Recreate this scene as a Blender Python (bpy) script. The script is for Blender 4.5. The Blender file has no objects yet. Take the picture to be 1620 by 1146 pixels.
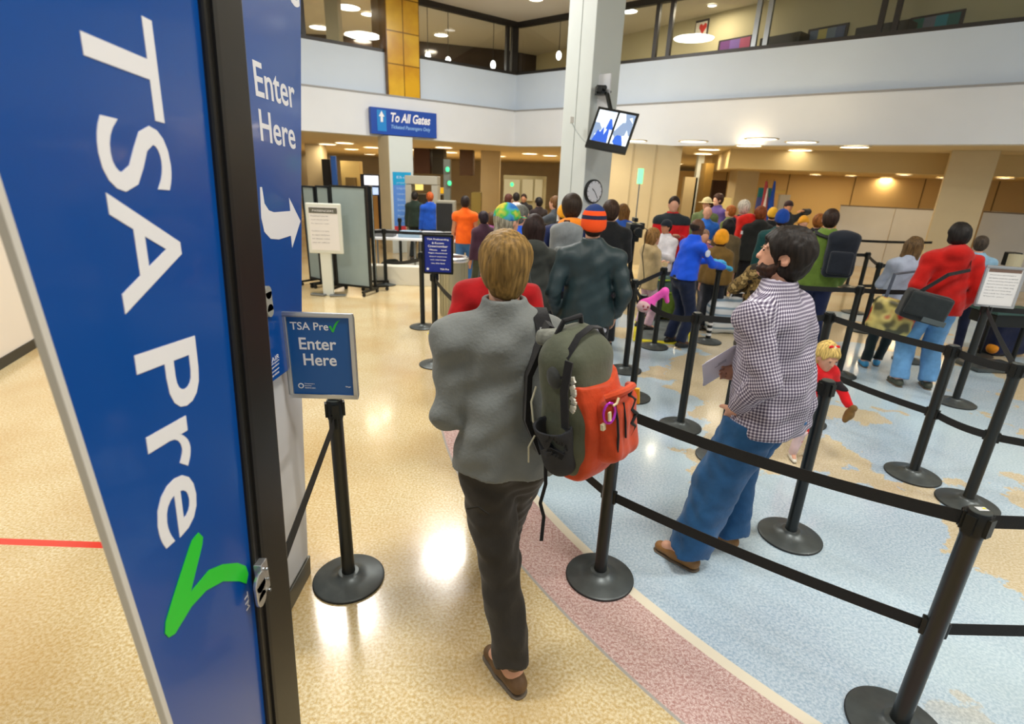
import bpy, bmesh, math, random
import numpy as np
from mathutils import Vector, Matrix, Euler
random.seed(7)
scene = bpy.context.scene
col = scene.collection
R = math.radians
# ---------------------------------------------------------------- camera
F_PX, PITCH, ROLL, HC = 837.7, R(19.468), R(2.108), 1.973
cam_d = bpy.data.cameras.new('camera'); cam = bpy.data.objects.new('camera', cam_d); col.objects.link(cam)
cam_d.sensor_fit = 'HORIZONTAL'; cam_d.sensor_width = 36.0; cam_d.lens = F_PX / 1620 * 36.0
cam_d.clip_start = 0.05; cam_d.clip_end = 200
_cp, _sp = math.cos(PITCH), math.sin(PITCH)
_fw = Vector((0, _cp, -_sp)); _up = Vector((0, _sp, _cp)); _rt = Vector((1, 0, 0))
_rl = ROLL
_rt2 = _rt * math.cos(_rl) + _up * math.sin(_rl)
_up2 = _up * math.cos(_rl) - _rt * math.sin(_rl)
M = Matrix((_rt2, _up2, -_fw)).transposed().to_4x4(); M.translation = (0, 0, HC)
cam.matrix_world = M
cam_d.dof.use_dof = True; cam_d.dof.focus_distance = 2.1; cam_d.dof.aperture_fstop = 3.2
scene.camera = cam
# ---------------------------------------------------------------- view, world, lights
vs = scene.view_settings; vs.view_transform = 'Standard'; vs.look = 'None'; vs.gamma = 1; vs.use_curve_mapping = False
vs.exposure = -0.08
w = bpy.data.worlds.new('world'); scene.world = w; w.use_nodes = True
w.node_tree.nodes['Background'].inputs[0].default_value = (0.80, 0.90, 1.0, 1)
w.node_tree.nodes['Background'].inputs[1].default_value = 0.6
def area(name, loc, size, power, color, sy=None, rot=(0, 0, 0)):
    l = bpy.data.lights.new(name, 'AREA'); l.energy = power; l.color = color; l.size = size
    if sy: l.shape = 'RECTANGLE'; l.size_y = sy
    o = bpy.data.objects.new(name, l); o.location = loc; o.rotation_euler = rot; col.objects.link(o); return o
for (x, y) in ((-3.2, 2.0), (1.2, 1.0), (5.5, 2.0), (-2.9, 7.6), (-1.2, 9.3), (10.0, 2.2), (0.3, 11.6)):
    area('atrium_lamp', (x, y, 5.78), 1.1, 175, (1.0, 0.97, 0.92)).data.shape = 'DISK'
for (x, y) in ((-6, 26), (0, 27), (6, 25)):  # fill lights added under the concourse ceiling, besides the round fixtures
    area('concourse_fill', (x, y, 2.68), 2.2, 130, (1.0, 0.80, 0.50), 2.2)

# ---------------------------------------------------------------- helpers
def C(r, g, b):
    f = lambda c: (c/255/12.92 if c/255 <= 0.04045 else ((c/255+0.055)/1.055)**2.4)
    return (f(r), f(g), f(b), 1)
def ray(x, y):
    a, b = x-810, y-573; c, s = math.cos(ROLL), math.sin(ROLL)
    X = (c*a+s*b)/F_PX; U = (s*a-c*b)/F_PX
    return Vector((X, _cp+U*_sp, -_sp+U*_cp))
CAM = Vector((0, 0, HC))
def on_floor(x, y, z=0.0):
    r = ray(x, y); return CAM + r*((z-HC)/r.z)
def at_Y(x, y, Y):
    r = ray(x, y); return CAM + r*(Y/r.y)
def on_plane(x, y, p0, n):
    r = ray(x, y); p0 = Vector(p0); n = Vector(n); return CAM + r*((p0-CAM).dot(n)/r.dot(n))
MATS = {}
def mat(name, c, rough=0.6, metal=0.0, noise=0.0, nscale=30, bump=0.0, bscale=60, coat=0.0, emit=0.0, sheen=0.0, spec=0.5, stretch=(1, 1, 1)):
    if name in MATS: return MATS[name]
    m = bpy.data.materials.new(name); m.use_nodes = True; nt = m.node_tree; b = nt.nodes['Principled BSDF']
    b.inputs['Base Color'].default_value = c; b.inputs['Roughness'].default_value = rough; b.inputs['Metallic'].default_value = metal
    b.inputs['Specular IOR Level'].default_value = spec
    if coat: b.inputs['Coat Weight'].default_value = coat; b.inputs['Coat Roughness'].default_value = 0.08
    if sheen: b.inputs['Sheen Weight'].default_value = sheen
    if emit: b.inputs['Emission Color'].default_value = c; b.inputs['Emission Strength'].default_value = emit
    if noise or bump:
        tc = nt.nodes.new('ShaderNodeTexCoord'); mp = nt.nodes.new('ShaderNodeMapping'); mp.inputs['Scale'].default_value = stretch
        nt.links.new(tc.outputs['Object'], mp.inputs[0])
    if noise:
        n = nt.nodes.new('ShaderNodeTexNoise'); n.inputs['Scale'].default_value = nscale; n.inputs['Detail'].default_value = 5
        nt.links.new(mp.outputs[0], n.inputs['Vector'])
        mx = nt.nodes.new('ShaderNodeMixRGB'); mx.inputs[1].default_value = tuple(max(0, v*(1-noise)) for v in c[:3])+(1,)
        mx.inputs[2].default_value = tuple(min(1, v*(1+noise)) for v in c[:3])+(1,)
        rp = nt.nodes.new('ShaderNodeMapRange'); rp.inputs[1].default_value = 0.35; rp.inputs[2].default_value = 0.65
        nt.links.new(n.outputs['Fac'], rp.inputs[0]); nt.links.new(rp.outputs[0], mx.inputs[0]); nt.links.new(mx.outputs[0], b.inputs['Base Color'])
    if bump:
        n2 = nt.nodes.new('ShaderNodeTexNoise'); n2.inputs['Scale'].default_value = bscale; n2.inputs['Detail'].default_value = 4
        nt.links.new(mp.outputs[0], n2.inputs['Vector'])
        bp = nt.nodes.new('ShaderNodeBump'); bp.inputs['Strength'].default_value = bump; bp.inputs['Distance'].default_value = 0.01
        nt.links.new(n2.outputs['Fac'], bp.inputs['Height']); nt.links.new(bp.outputs[0], b.inputs['Normal'])
    MATS[name] = m; return m
def cloth(name, c, noise=0.12, bump=0.35, rough=0.85, bscale=25, nscale=12):
    return mat(name, c, rough, 0, noise, nscale, bump, bscale, sheen=0.15, spec=0.25)
def tag(o, label=None, cat=None, group=None, kind=None):
    if label: o['label'] = label
    if cat: o['category'] = cat
    if group: o['group'] = group
    if kind: o['kind'] = kind
    return o
def empty(name, loc, label=None, cat=None, group=None, rz=0):
    o = bpy.data.objects.new(name, None); o.empty_display_size = 0.1; col.objects.link(o); o.location = loc; o.rotation_euler = (0, 0, rz)
    return tag(o, label, cat, group)
class MB:
    def __init__(s, off=(0, 0, 0)): s.v = []; s.f = []; s.off = Vector(off)
    def add(s, vs, fs):
        n = len(s.v); s.v += [Vector(v)-s.off for v in vs]; s.f += [tuple(i+n for i in f) for f in fs]; return s
    def box(s, c, size, M=None, taper=1.0):
        x, y, z = [v/2 for v in size]
        p = [Vector((a*x*(taper if k > 0 else 1), b*y*(taper if k > 0 else 1), k*z)) for k in (-1, 1) for a, b in ((-1, -1), (1, -1), (1, 1), (-1, 1))]
        if M is not None: p = [M @ q for q in p]
        return s.add([q+Vector(c) for q in p], [(3, 2, 1, 0), (4, 5, 6, 7), (0, 1, 5, 4), (1, 2, 6, 5), (2, 3, 7, 6), (3, 0, 4, 7)])
    def hexa(s, a, b):          # two quads -> solid
        return s.add(list(a)+list(b), [(3, 2, 1, 0), (4, 5, 6, 7), (0, 1, 5, 4), (1, 2, 6, 5), (2, 3, 7, 6), (3, 0, 4, 7)])
    def cyl(s, a, b, r0, r1=None, n=16, cap=True):
        a, b = Vector(a), Vector(b); r1 = r0 if r1 is None else r1; d = (b-a).normalized()
        u = d.orthogonal().normalized(); v = d.cross(u)
        vs = [a+(u*math.cos(t)+v*math.sin(t))*r0 for t in [2*math.pi*i/n for i in range(n)]]+[b+(u*math.cos(t)+v*math.sin(t))*r1 for t in [2*math.pi*i/n for i in range(n)]]
        fs = [(i, (i+1) % n, n+(i+1) % n, n+i) for i in range(n)]
        if cap: fs += [tuple(range(n-1, -1, -1)), tuple(range(n, 2*n))]
        return s.add(vs, fs)
    def tube(s, pts, r, n=8):
        pts = [Vector(p) for p in pts]; rs = r if isinstance(r, (list, tuple)) else [r]*len(pts); vs = []; u = None
        for i, p in enumerate(pts):
            d = (pts[min(i+1, len(pts)-1)]-pts[max(i-1, 0)]).normalized()
            u = d.orthogonal().normalized() if u is None else (u-d*u.dot(d)).normalized()
            v = d.cross(u)
            vs += [p+(u*math.cos(2*math.pi*k/n)+v*math.sin(2*math.pi*k/n))*rs[i] for k in range(n)]
        fs = [(i*n+k, i*n+(k+1) % n, (i+1)*n+(k+1) % n, (i+1)*n+k) for i in range(len(pts)-1) for k in range(n)]
        fs += [tuple(range(n-1, -1, -1)), tuple(range((len(pts)-1)*n, len(pts)*n))]
        return s.add(vs, fs)
    def ribbon(s, pts, wdir, wd, th):       # flat strap along pts; wdir = width direction(s)
        pts = [Vector(p) for p in pts]; vs = []
        for i, p in enumerate(pts):
            d = (pts[min(i+1, len(pts)-1)]-pts[max(i-1, 0)]).normalized()
            W = Vector(wdir[i] if isinstance(wdir, list) else wdir); W = (W-d*W.dot(d)).normalized(); N = d.cross(W)
            vs += [p+W*a*wd/2+N*b*th/2 for a, b in ((-1, -1), (1, -1), (1, 1), (-1, 1))]
        fs = [(i*4+k, i*4+(k+1) % 4, (i+1)*4+(k+1) % 4, (i+1)*4+k) for i in range(len(pts)-1) for k in range(4)]
        n = len(pts); fs += [(3, 2, 1, 0), tuple((n-1)*4+k for k in range(4))]
        return s.add(vs, fs)
    def lathe(s, c, prof, n=32):
        c = Vector(c); vs = [c+Vector((r*math.cos(2*math.pi*i/n), r*math.sin(2*math.pi*i/n), z)) for r, z in prof for i in range(n)]
        m = len(prof); fs = [(j*n+i, j*n+(i+1) % n, (j+1)*n+(i+1) % n, (j+1)*n+i) for j in range(m-1) for i in range(n)]
        fs += [tuple(range(n-1, -1, -1)), tuple((m-1)*n+i for i in range(n))]
        return s.add(vs, fs)
    def ell(s, c, r, M=None, nu=20, nv=12):
        c = Vector(c); vs = []
        for j in range(nv+1):
            ph = math.pi*(j/nv-0.5)
            for i in range(nu):
                t = 2*math.pi*i/nu; q = Vector((math.cos(ph)*math.cos(t)*r[0], math.cos(ph)*math.sin(t)*r[1], math.sin(ph)*r[2]))
                vs.append(c+(M @ q if M is not None else q))
        return s.add(vs, [(j*nu+i, j*nu+(i+1) % nu, (j+1)*nu+(i+1) % nu, (j+1)*nu+i) for j in range(nv) for i in range(nu)])
    def prism(s, poly, O, U, V, N, th):     # 2D poly -> solid with thickness along N
        O, U, V, N = Vector(O), Vector(U), Vector(V), Vector(N)
        a = [O+U*p[0]+V*p[1] for p in poly]; b = [q+N*th for q in a]; n = len(poly)
        return s.add(a+b, [tuple(range(n-1, -1, -1)), tuple(range(n, 2*n))]+[(i, (i+1) % n, n+(i+1) % n, n+i) for i in range(n)])
    def build(s, name, m, parent=None, smooth=False, bevel=0.0, kind=None, autos=None):
        me = bpy.data.meshes.new(name); me.from_pydata([tuple(v) for v in s.v], [], s.f)
        bm = bmesh.new(); bm.from_mesh(me); bmesh.ops.remove_doubles(bm, verts=bm.verts, dist=1e-6)
        bmesh.ops.recalc_face_normals(bm, faces=bm.faces)
        if bevel: bmesh.ops.bevel(bm, geom=[e for e in bm.edges if len(e.link_faces) == 2 and e.calc_face_angle(0) > 0.5], offset=bevel, segments=2, affect='EDGES', profile=0.6)
        bm.to_mesh(me); bm.free(); me.materials.append(m)
        if smooth:
            me.polygons.foreach_set('use_smooth', [True]*len(me.polygons))
            try: me.set_sharp_from_angle(angle=R(38))
            except Exception: pass
        o = bpy.data.objects.new(name, me); col.objects.link(o)
        if parent: o.parent = parent
        if kind: o['kind'] = kind
        return o
def struct(name, mb, m): return mb.build(name, m, kind='structure')
def text(name, body, O, U, V, width, m, parent=None, height=None, ext=0.0008, bold=0.0, shear=0.0, spacing=1.0, align='L', off=None):
    """flat lettering standing at O, reading along U with tops towards V; scaled to width (and cap height)"""
    cu = bpy.data.curves.new(name, 'FONT'); cu.body = body; cu.extrude = 0.0; cu.offset = bold; cu.shear = shear; cu.space_character = spacing
    cu.resolution_u = 4
    t = bpy.data.objects.new(name, cu); col.objects.link(t); bpy.context.view_layer.update()
    me = bpy.data.meshes.new_from_object(t.evaluated_get(bpy.context.evaluated_depsgraph_get())); bpy.data.objects.remove(t); bpy.data.curves.remove(cu)
    n = len(me.vertices); co = np.zeros(n*3); me.vertices.foreach_get('co', co); co = co.reshape(-1, 3)
    x0, x1 = co[:, 0].min(), co[:, 0].max(); y0, y1 = co[:, 1].min(), co[:, 1].max()
    k = width/(x1-x0); ky = k if height is None else height/(y1-y0)
    U = Vector(U).normalized(); V = Vector(V).normalized(); N = U.cross(V); O = Vector(O)-(Vector(off) if off else Vector())
    bot = y0 if height is not None else 0.0
    xs = (co[:, 0]-x0)*k - (width/2 if align == 'C' else 0); ys = (co[:, 1]-bot)*ky
    P = np.outer(xs, U)+np.outer(ys, V)+np.array(N)*ext+np.array(O)
    me.vertices.foreach_set('co', P.ravel()); me.materials.clear(); me.materials.append(m)
    bm = bmesh.new(); bm.from_mesh(me)
    ret = bmesh.ops.extrude_face_region(bm, geom=bm.faces[:]); bmesh.ops.translate(bm, vec=-N*ext, verts=[v for v in ret['geom'] if isinstance(v, bmesh.types.BMVert)])
    bmesh.ops.recalc_face_normals(bm, faces=bm.faces)
    for f_ in bm.faces: f_.smooth = False
    bm.to_mesh(me); bm.free(); me.update()
    o = bpy.data.objects.new(name, me); col.objects.link(o)
    if parent: o.parent = parent
    return o
# ---------------------------------------------------------------- the setting
M_black = mat('black_metal', C(22, 25, 24), 0.38, 0.3)
M_white = mat('white_lettering', C(238, 238, 240), 0.5)
M_beige = mat('beige_wall_panel', C(205, 190, 155), 0.7, noise=0.03, nscale=2)
M_fasc_lo = mat('white_painted_fascia', C(222, 226, 230), 0.55, noise=0.02, nscale=1)
M_fasc_up = mat('pale_blue_fascia', C(205, 218, 232), 0.5, noise=0.02, nscale=1)
M_ceil = mat('ceiling_plaster', C(215, 200, 165), 0.8)
M_ceil_at = mat('atrium_ceiling_plaster', C(214, 208, 196), 0.8)
M_colm = mat('column_grey_paint', C(208, 216, 214), 0.5, noise=0.02, nscale=1.5)
M_dark = mat('dark_frame', C(38, 34, 30), 0.4)
def floor_material():
    m = bpy.data.materials.new('terrazzo_floor'); m.use_nodes = True; nt = m.node_tree; N = nt.nodes; L = nt.links; b = N['Principled BSDF']
    geo = N.new('ShaderNodeNewGeometry'); pos = geo.outputs['Position']
    def noise(sc, det=3, vec=pos, rough=0.5):
        n = N.new('ShaderNodeTexNoise'); n.inputs['Scale'].default_value = sc; n.inputs['Detail'].default_value = det; n.inputs['Roughness'].default_value = rough; L.new(vec, n.inputs['Vector']); return n.outputs['Fac']
    def math_(op, a, bb=None, c=None):
        n = N.new('ShaderNodeMath'); n.operation = op
        for i, v in enumerate((a, bb, c)):
            if v is None: continue
            if isinstance(v, (int, float)): n.inputs[i].default_value = v
            else: L.new(v, n.inputs[i])
        return n.outputs[0]
    def mix(fac, a, bb):
        n = N.new('ShaderNodeMixRGB')
        if isinstance(fac, float): n.inputs[0].default_value = fac
        else: L.new(fac, n.inputs[0])
        for i, v in ((1, a), (2, bb)):
            if isinstance(v, tuple): n.inputs[i].default_value = v
            else: L.new(v, n.inputs[i])
        return n.outputs[0]
    def mr(v, a, bb):
        n = N.new('ShaderNodeMapRange'); n.clamp = True; n.inputs[1].default_value = a; n.inputs[2].default_value = bb; L.new(v, n.inputs[0]); return n.outputs[0]
    sp = N.new('ShaderNodeSeparateXYZ'); L.new(pos, sp.inputs[0])
    chip = noise(75, 2, rough=0.7); chip2 = noise(150, 2, rough=0.7); blot = noise(1.1, 3)
    tan = mix(mr(chip, 0.36, 0.64), C(198, 170, 112), C(232, 220, 184))
    tan = mix(mr(chip2, 0.60, 0.68), tan, C(160, 128, 78))
    tan = mix(math_('MULTIPLY', mr(blot, 0.44, 0.66), 0.5), tan, C(190, 152, 88))
    far = mr(sp.outputs[1], 2.0, 5.0)
    tan = mix(math_('MULTIPLY', far, 0.0), tan, C(226, 214, 180))
    blue = mix(mr(chip, 0.38, 0.62), C(160, 184, 204), C(200, 216, 228))
    blue = mix(mr(noise(0.9, 4), 0.40, 0.62), blue, mix(mr(chip, 0.38, 0.62), C(180, 204, 216), C(206, 224, 232)))
    land = mix(mr(chip, 0.38, 0.62), C(202, 184, 146), C(224, 212, 184))
    pink = mix(mr(chip, 0.38, 0.62), C(184, 142, 134), C(222, 196, 190)); pink = mix(mr(chip2, 0.58, 0.66), pink, C(236, 222, 216))
    d = math_('SQRT', math_('ADD', math_('POWER', math_('SUBTRACT', sp.outputs[0], 4.9), 2.0), math_('POWER', math_('SUBTRACT', sp.outputs[1], 5.2), 2.0)))
    sea = noise(0.62, 9, rough=0.58)
    ld = mr(sea, 0.515, 0.520)
    nearm = mr(d, 4.3, 5.0)           # plain sea next to the rim
    ld = math_('MULTIPLY', ld, math_('SUBTRACT', 1.0, nearm))
    tex = mix(ld, blue, land)
    cl = mix(mr(d, 5.195, 5.20), tex, C(236, 228, 206))
    cl = mix(mr(d, 5.25, 5.255), cl, pink)
    cl = mix(mr(d, 5.60, 5.605), cl, C(176, 172, 165))
    cl = mix(mr(d, 5.615, 5.62), cl, tan)
    farmask = mr(math_('ADD', sp.outputs[1], math_('MULTIPLY', noise(0.5, 2), 1.0)), 9.3, 9.34)
    cl = mix(farmask, cl, tan)
    tape = math_('MULTIPLY', math_('MULTIPLY', mr(sp.outputs[1], 2.325, 2.33), math_('SUBTRACT', 1.0, mr(sp.outputs[1], 2.375, 2.38))), math_('SUBTRACT', 1.0, mr(sp.outputs[0], -1.5, -1.49)))
    cl = mix(tape, cl, C(226, 52, 36))
    L.new(cl, b.inputs['Base Color']); b.inputs['Roughness'].default_value = 0.30
    rr = N.new('ShaderNodeMapRange'); rr.inputs[3].default_value = 0.12; rr.inputs[4].default_value = 0.26; L.new(noise(2.2, 4), rr.inputs[0]); L.new(rr.outputs[0], b.inputs['Roughness'])
    b.inputs['Specular IOR Level'].default_value = 0.6; b.inputs['Coat Weight'].default_value = 0.3; b.inputs['Coat Roughness'].default_value = 0.09
    bp = N.new('ShaderNodeBump'); bp.inputs['Strength'].default_value = 0.05; bp.inputs['Distance'].default_value = 0.02; L.new(noise(3.5, 2), bp.inputs['Height']); L.new(bp.outputs[0], b.inputs['Normal'])
    return m
struct('floor', MB().box((4, 16, -0.05), (60, 48, 0.1)), floor_material())

# ---- balcony walls meet at a corner far ahead
C0 = Vector((-0.17, 16.5, 0)); dL = Vector((-0.793, -0.609, 0)).normalized(); dR = Vector((0.78, -0.625, 0)).normalized()
nL = Vector((0.609, -0.793, 0)).normalized(); nR = Vector((-0.625, -0.78, 0)).normalized()
Z_LO, Z_LEDGE, Z_RAIL, Z_HEAD = 2.74, 3.64, 4.58, 5.80
def wallseg(d, n, t0, t1, z0, z1, th=0.3, push=0.0):
    a = C0+d*t0+n*push; b = C0+d*t1+n*push
    return [a+Vector((0, 0, z0)), b+Vector((0, 0, z0)), b-n*th+Vector((0, 0, z0)), a-n*th+Vector((0, 0, z0))], [a+Vector((0, 0, z1)), b+Vector((0, 0, z1)), b-n*th+Vector((0, 0, z1)), a-n*th+Vector((0, 0, z1))]
struct('wall_left', MB().hexa(*wallseg(dL, nL, 0, 15, Z_LEDGE, Z_RAIL, push=-0.0)), M_fasc_up)
struct('wall_right', MB().hexa(*wallseg(dR, nR, 0, 17, Z_LEDGE, Z_RAIL, push=-0.0)), M_fasc_up)
# lower fascias stand a little forward of the upper ones
lo = MB(); P = []
cor = C0 + Vector((0, -0.22, 0))
struct('trim_1', MB().hexa(*[[q+Vector((0, 0, 0)) for q in s] for s in wallseg(dL, nL, -0.08, 15, Z_LO, Z_LEDGE, th=0.4, push=0.16)]), M_fasc_lo)
struct('trim_2', MB().hexa(*wallseg(dR, nR, -0.08, 17, Z_LO, Z_LEDGE, th=0.4, push=0.16)), M_fasc_lo)
M_ledge = mat('grey_ledge_strip', C(150, 150, 150), 0.5)
struct('trim_3', MB().hexa(*wallseg(dL, nL, -0.08, 15, Z_LEDGE-0.0, Z_LEDGE+0.035, th=0.2, push=0.175)), M_ledge)
struct('trim_4', MB().hexa(*wallseg(dR, nR, -0.08, 17, Z_LEDGE-0.0, Z_LEDGE+0.035, th=0.2, push=0.175)), M_ledge)
def slab(name, z0, z1, m, back=26):
    a = C0+dL*16; b = C0+dR*20
    pts = [a-nL*0.25, C0+Vector((0, 0.3, 0)), b-nR*0.25, b+Vector((12, 10, 0)), Vector((30, 42, 0)), Vector((-30, 42, 0)), a+Vector((-6, 2, 0))]
    n = len(pts); lo_ = [Vector((p.x, p.y, z0)) for p in pts]; hi = [Vector((p.x, p.y, z1)) for p in pts]
    mb = MB(); mb.add(lo_+hi, [tuple(range(n-1, -1, -1)), tuple(range(n, 2*n))]+[(i, (i+1) % n, n+(i+1) % n, n+i) for i in range(n)])
    return struct(name, mb, m)
slab('ceiling_concourse', Z_LO+0.0, Z_LEDGE-0.05, M_ceil)
struct('ceiling', MB().box((2, 18, 5.93), (56, 50, 0.14)), M_ceil_at)
struct('trim_5', MB().hexa(*wallseg(dL, nL, 0, 15, Z_HEAD-0.07, Z_HEAD+0.07, th=0.12)), M_dark)
struct('trim_6', MB().hexa(*wallseg(dR, nR, 0, 17, Z_HEAD-0.07, Z_HEAD+0.07, th=0.12)), M_dark)
struct('trim_7', MB().hexa(*wallseg(dL, nL, 0, 15, Z_RAIL, Z_RAIL+0.07, th=0.14)), M_dark)
struct('trim_8', MB().hexa(*wallseg(dR, nR, 0, 17, Z_RAIL, Z_RAIL+0.07, th=0.14)), M_dark)
# glazing of the upper level
gm = bpy.data.materials.new('window_glass'); gm.use_nodes = True; nt = gm.node_tree; nt.nodes.clear()
o_ = nt.nodes.new('ShaderNodeOutputMaterial'); mx = nt.nodes.new('ShaderNodeMixShader'); tr = nt.nodes.new('ShaderNodeBsdfTransparent'); gl = nt.nodes.new('ShaderNodeBsdfGlossy'); fr = nt.nodes.new('ShaderNodeFresnel')
gl.inputs['Roughness'].default_value = 0.02; fr.inputs[0].default_value = 1.45; tr.inputs[0].default_value = (0.93, 0.95, 0.94, 1)
nt.links.new(fr.outputs[0], mx.inputs[0]); nt.links.new(tr.outputs[0], mx.inputs[1]); nt.links.new(gl.outputs[0], mx.inputs[2]); nt.links.new(mx.outputs[0], o_.inputs[0])
def t_at(px, py, d, n):
    p = on_plane(px, py, C0, n); return (p-C0).dot(d)
postsL = [0.06, t_at(815, 90, dL, nL) if False else 0.30, t_at(640, 40, dL, nL), t_at(480, 40, dL, nL), 14.8]
postsR = [t_at(812, 60, dR, nR), t_at(905, 60, dR, nR), t_at(1037, 50, dR, nR), t_at(1059, 50, dR, nR), t_at(1196, 40, dR, nR), t_at(1214, 40, dR, nR), t_at(1396, 20, dR, nR), t_at(1420, 20, dR, nR), 16.8]
M_silver = mat('brushed_silver', C(150, 155, 158), 0.3, 0.8)
def glazing(idx, d, n, posts, silver=()):
    w_ = struct('window_%d' % idx, MB().hexa(*wallseg(d, n, posts[0], posts[-1], Z_RAIL+0.07, Z_HEAD-0.07, th=0.012, push=-0.06)), gm)
    for i, t in enumerate(posts):
        wd = 0.09 if i else 0.2
        MB().hexa(*wallseg(d, n, t-wd/2, t+wd/2, Z_RAIL+0.05, Z_HEAD-0.05, th=0.1, push=-0.01)).build('window_post', M_silver if i in silver else M_dark, w_)
glazing(1, dL, nL, postsL); glazing(2, dR, nR, postsR, silver=(4, 5))
# upper level back walls
pA = on_floor(980, 57, 5.86); pB = on_floor(1204, 4, 5.86); dd = (pB-pA).normalized(); nn = Vector((dd.y, -dd.x, 0))
a = pA-dd*6; b = pA+dd*26
struct('wall_upper_right', MB().hexa([Vector((q.x, q.y, 3.65)) for q in (a, b, b-nn*0.2, a-nn*0.2)], [Vector((q.x, q.y, 5.86)) for q in (a, b, b-nn*0.2, a-nn*0.2)]), mat('upper_wall_paint', C(205, 196, 160), 0.7))
M_dk = mat('dark_glazing_wall', C(58, 46, 40), 0.12, spec=0.6)
_dk = [on_floor(x, y, 5.84) for x, y in ((440, 52), (640, 64), (797, 80), (905, 99))]
for k in range(3):
    q_ = (_dk[k+1]-_dk[k]).normalized(); n_ = Vector((q_.y, -q_.x, 0))
    struct('wall_upper_back' if not k else 'wall_upper_back_%d' % k, MB().hexa([Vector((v.x, v.y, 3.65)) for v in (_dk[k], _dk[k+1], _dk[k+1]-n_*.1, _dk[k]-n_*.1)], [Vector((v.x, v.y, 5.86)) for v in (_dk[k], _dk[k+1], _dk[k+1]-n_*.1, _dk[k]-n_*.1)]), M_dk)
struct('wall_back', MB().box((0, 38, 1.37), (60, 0.2, 2.74)), M_beige)
# left white wall with its dark base
wp = on_floor(0, 585); wq = on_floor(65, 545); wd_ = (wq-wp).normalized(); wn = Vector((wd_.y, -wd_.x, 0))
wa = wp-wd_*3.5; wb = wp+wd_*2.0
def vwall(a, b, n, z0, z1, th): return [Vector((q.x, q.y, z0)) for q in (a, b, b-n*th, a-n*th)], [Vector((q.x, q.y, z1)) for q in (a, b, b-n*th, a-n*th)]
struct('wall_side_left', MB().hexa(*vwall(wa, wb, wn, 0.0, 2.6, 0.15)), mat('off_white_side_wall', C(232, 224, 212), 0.6))
struct('baseboard_left', MB().hexa(*vwall(wa, wb, wn*1, 0.0, 0.10, -0.012)), mat('dark_baseboard', C(52, 50, 44), 0.5))

# ---- ceiling lights
M_lamp = mat('lit_lamp_diffuser', (1.0, 0.90, 0.72, 1), 0.5, emit=7.0)
M_lampw = mat('lit_white_lamp_diffuser', (1.0, 0.97, 0.92, 1), 0.5, emit=6.0)
M_ring = mat('lamp_trim_ring', C(225, 215, 190), 0.5)
M_lampnames = []
def ceiling_light(px, py, z, r, label, group, m=None, power=0, lc=(1.0, .80, .50)):
    p = on_floor(px, py, z)
    root = empty('ceiling_light', (p.x, p.y, z), label, 'ceiling light', group)
    MB().lathe((0, 0, 0), [(r*1.12, 0.0), (r*1.12, -0.012), (r*0.98, -0.02), (r*0.96, 0.0)], 24).build('trim_ring', M_ring, root, smooth=True)
    MB().lathe((0, 0, 0), [(r*0.96, 0.0), (r*0.96, -0.012), (r*0.5, -0.018), (0.001, -0.02)], 24).build('diffuser', m or M_lamp, root, smooth=True)
    if power:
        l = bpy.data.lights.new('lamp_glow', 'AREA'); l.shape = 'DISK'; l.size = r*1.9; l.energy = power; l.color = lc; lo = bpy.data.objects.new('lamp_glow', l); lo.location = (p.x, p.y, z-.03); col.objects.link(lo)
for (x, y) in ((500, 236), (518, 228), (497, 246), (545, 226), (556, 236), (588, 233), (585, 244), (662, 237), (690, 245), (702, 233), (713, 241), (775, 240), (790, 247), (838, 243), (870, 246)):
    ceiling_light(x, y, Z_LO-0.005, 0.30, 'round lit ceiling lamp under the left balcony', 'round lamps in the ceiling under the left balcony', power=24)
for (x, y) in ((1002, 222), (1097, 223), (1122, 236), (1113, 243), (1185, 230), (1168, 240), (1205, 219), (1268, 224), (1266, 237), (1072, 259), (1132, 262), (1352, 232)):
    ceiling_light(x, y, Z_LO-0.005, 0.26, 'round lit ceiling lamp under the right balcony', 'round lamps in the ceiling under the right balcony', power=0 if x > 1200 else 14)
# lowered ceiling with its soffit over the alcoves at right
Z_SOF = 2.30
sA = on_floor(1150, 258, Z_LO); s0 = at_Y(1170, 290, 13.2); 
al = MB(); 
def XY(px, py, Y): p = at_Y(px, py, Y); return Vector((p.x, p.y, 0))
q0 = Vector((5.0, 13.6, 0)); q1 = Vector((20.0, 9.6, 0)); qd = (q1-q0).normalized(); qn = Vector((qd.y, -qd.x, 0))
struct('ceiling_lowered', MB().hexa(*[[v for v in s] for s in vwall(q0, q1, qn, Z_SOF, Z_LO, 5.5)]), mat('soffit_paint', C(206, 184, 134), 0.75))
for (x, y) in ((1290, 276), (1347, 278), (1404, 281), (1430, 276), (1493, 281), (1340, 283), (1590, 281)):
    ceiling_light(x, y, Z_SOF-0.005, 0.16, 'small round lamp lit in the lowered ceiling above the alcoves', 'small lamps in the lowered ceiling', power=14, lc=(1.0, .78, .48))
bw0 = q0-qn*5.4-qd*1; bw1 = q1-qn*5.4
struct('wall_alcove', MB().hexa(*vwall(bw0, bw1, qn, 0, Z_SOF, 0.2)), mat('alcove_wall_paint', C(206, 176, 118), 0.7))
for k in range(8):
    q = bw0+qd*(1.5+k*1.9)
    struct('trim_%d' % (20+k), MB().hexa(*vwall(q, q+qd*0.03, qn, 0, Z_SOF, -0.012)), mat('panel_joint', C(120, 96, 52), 0.7))
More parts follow.
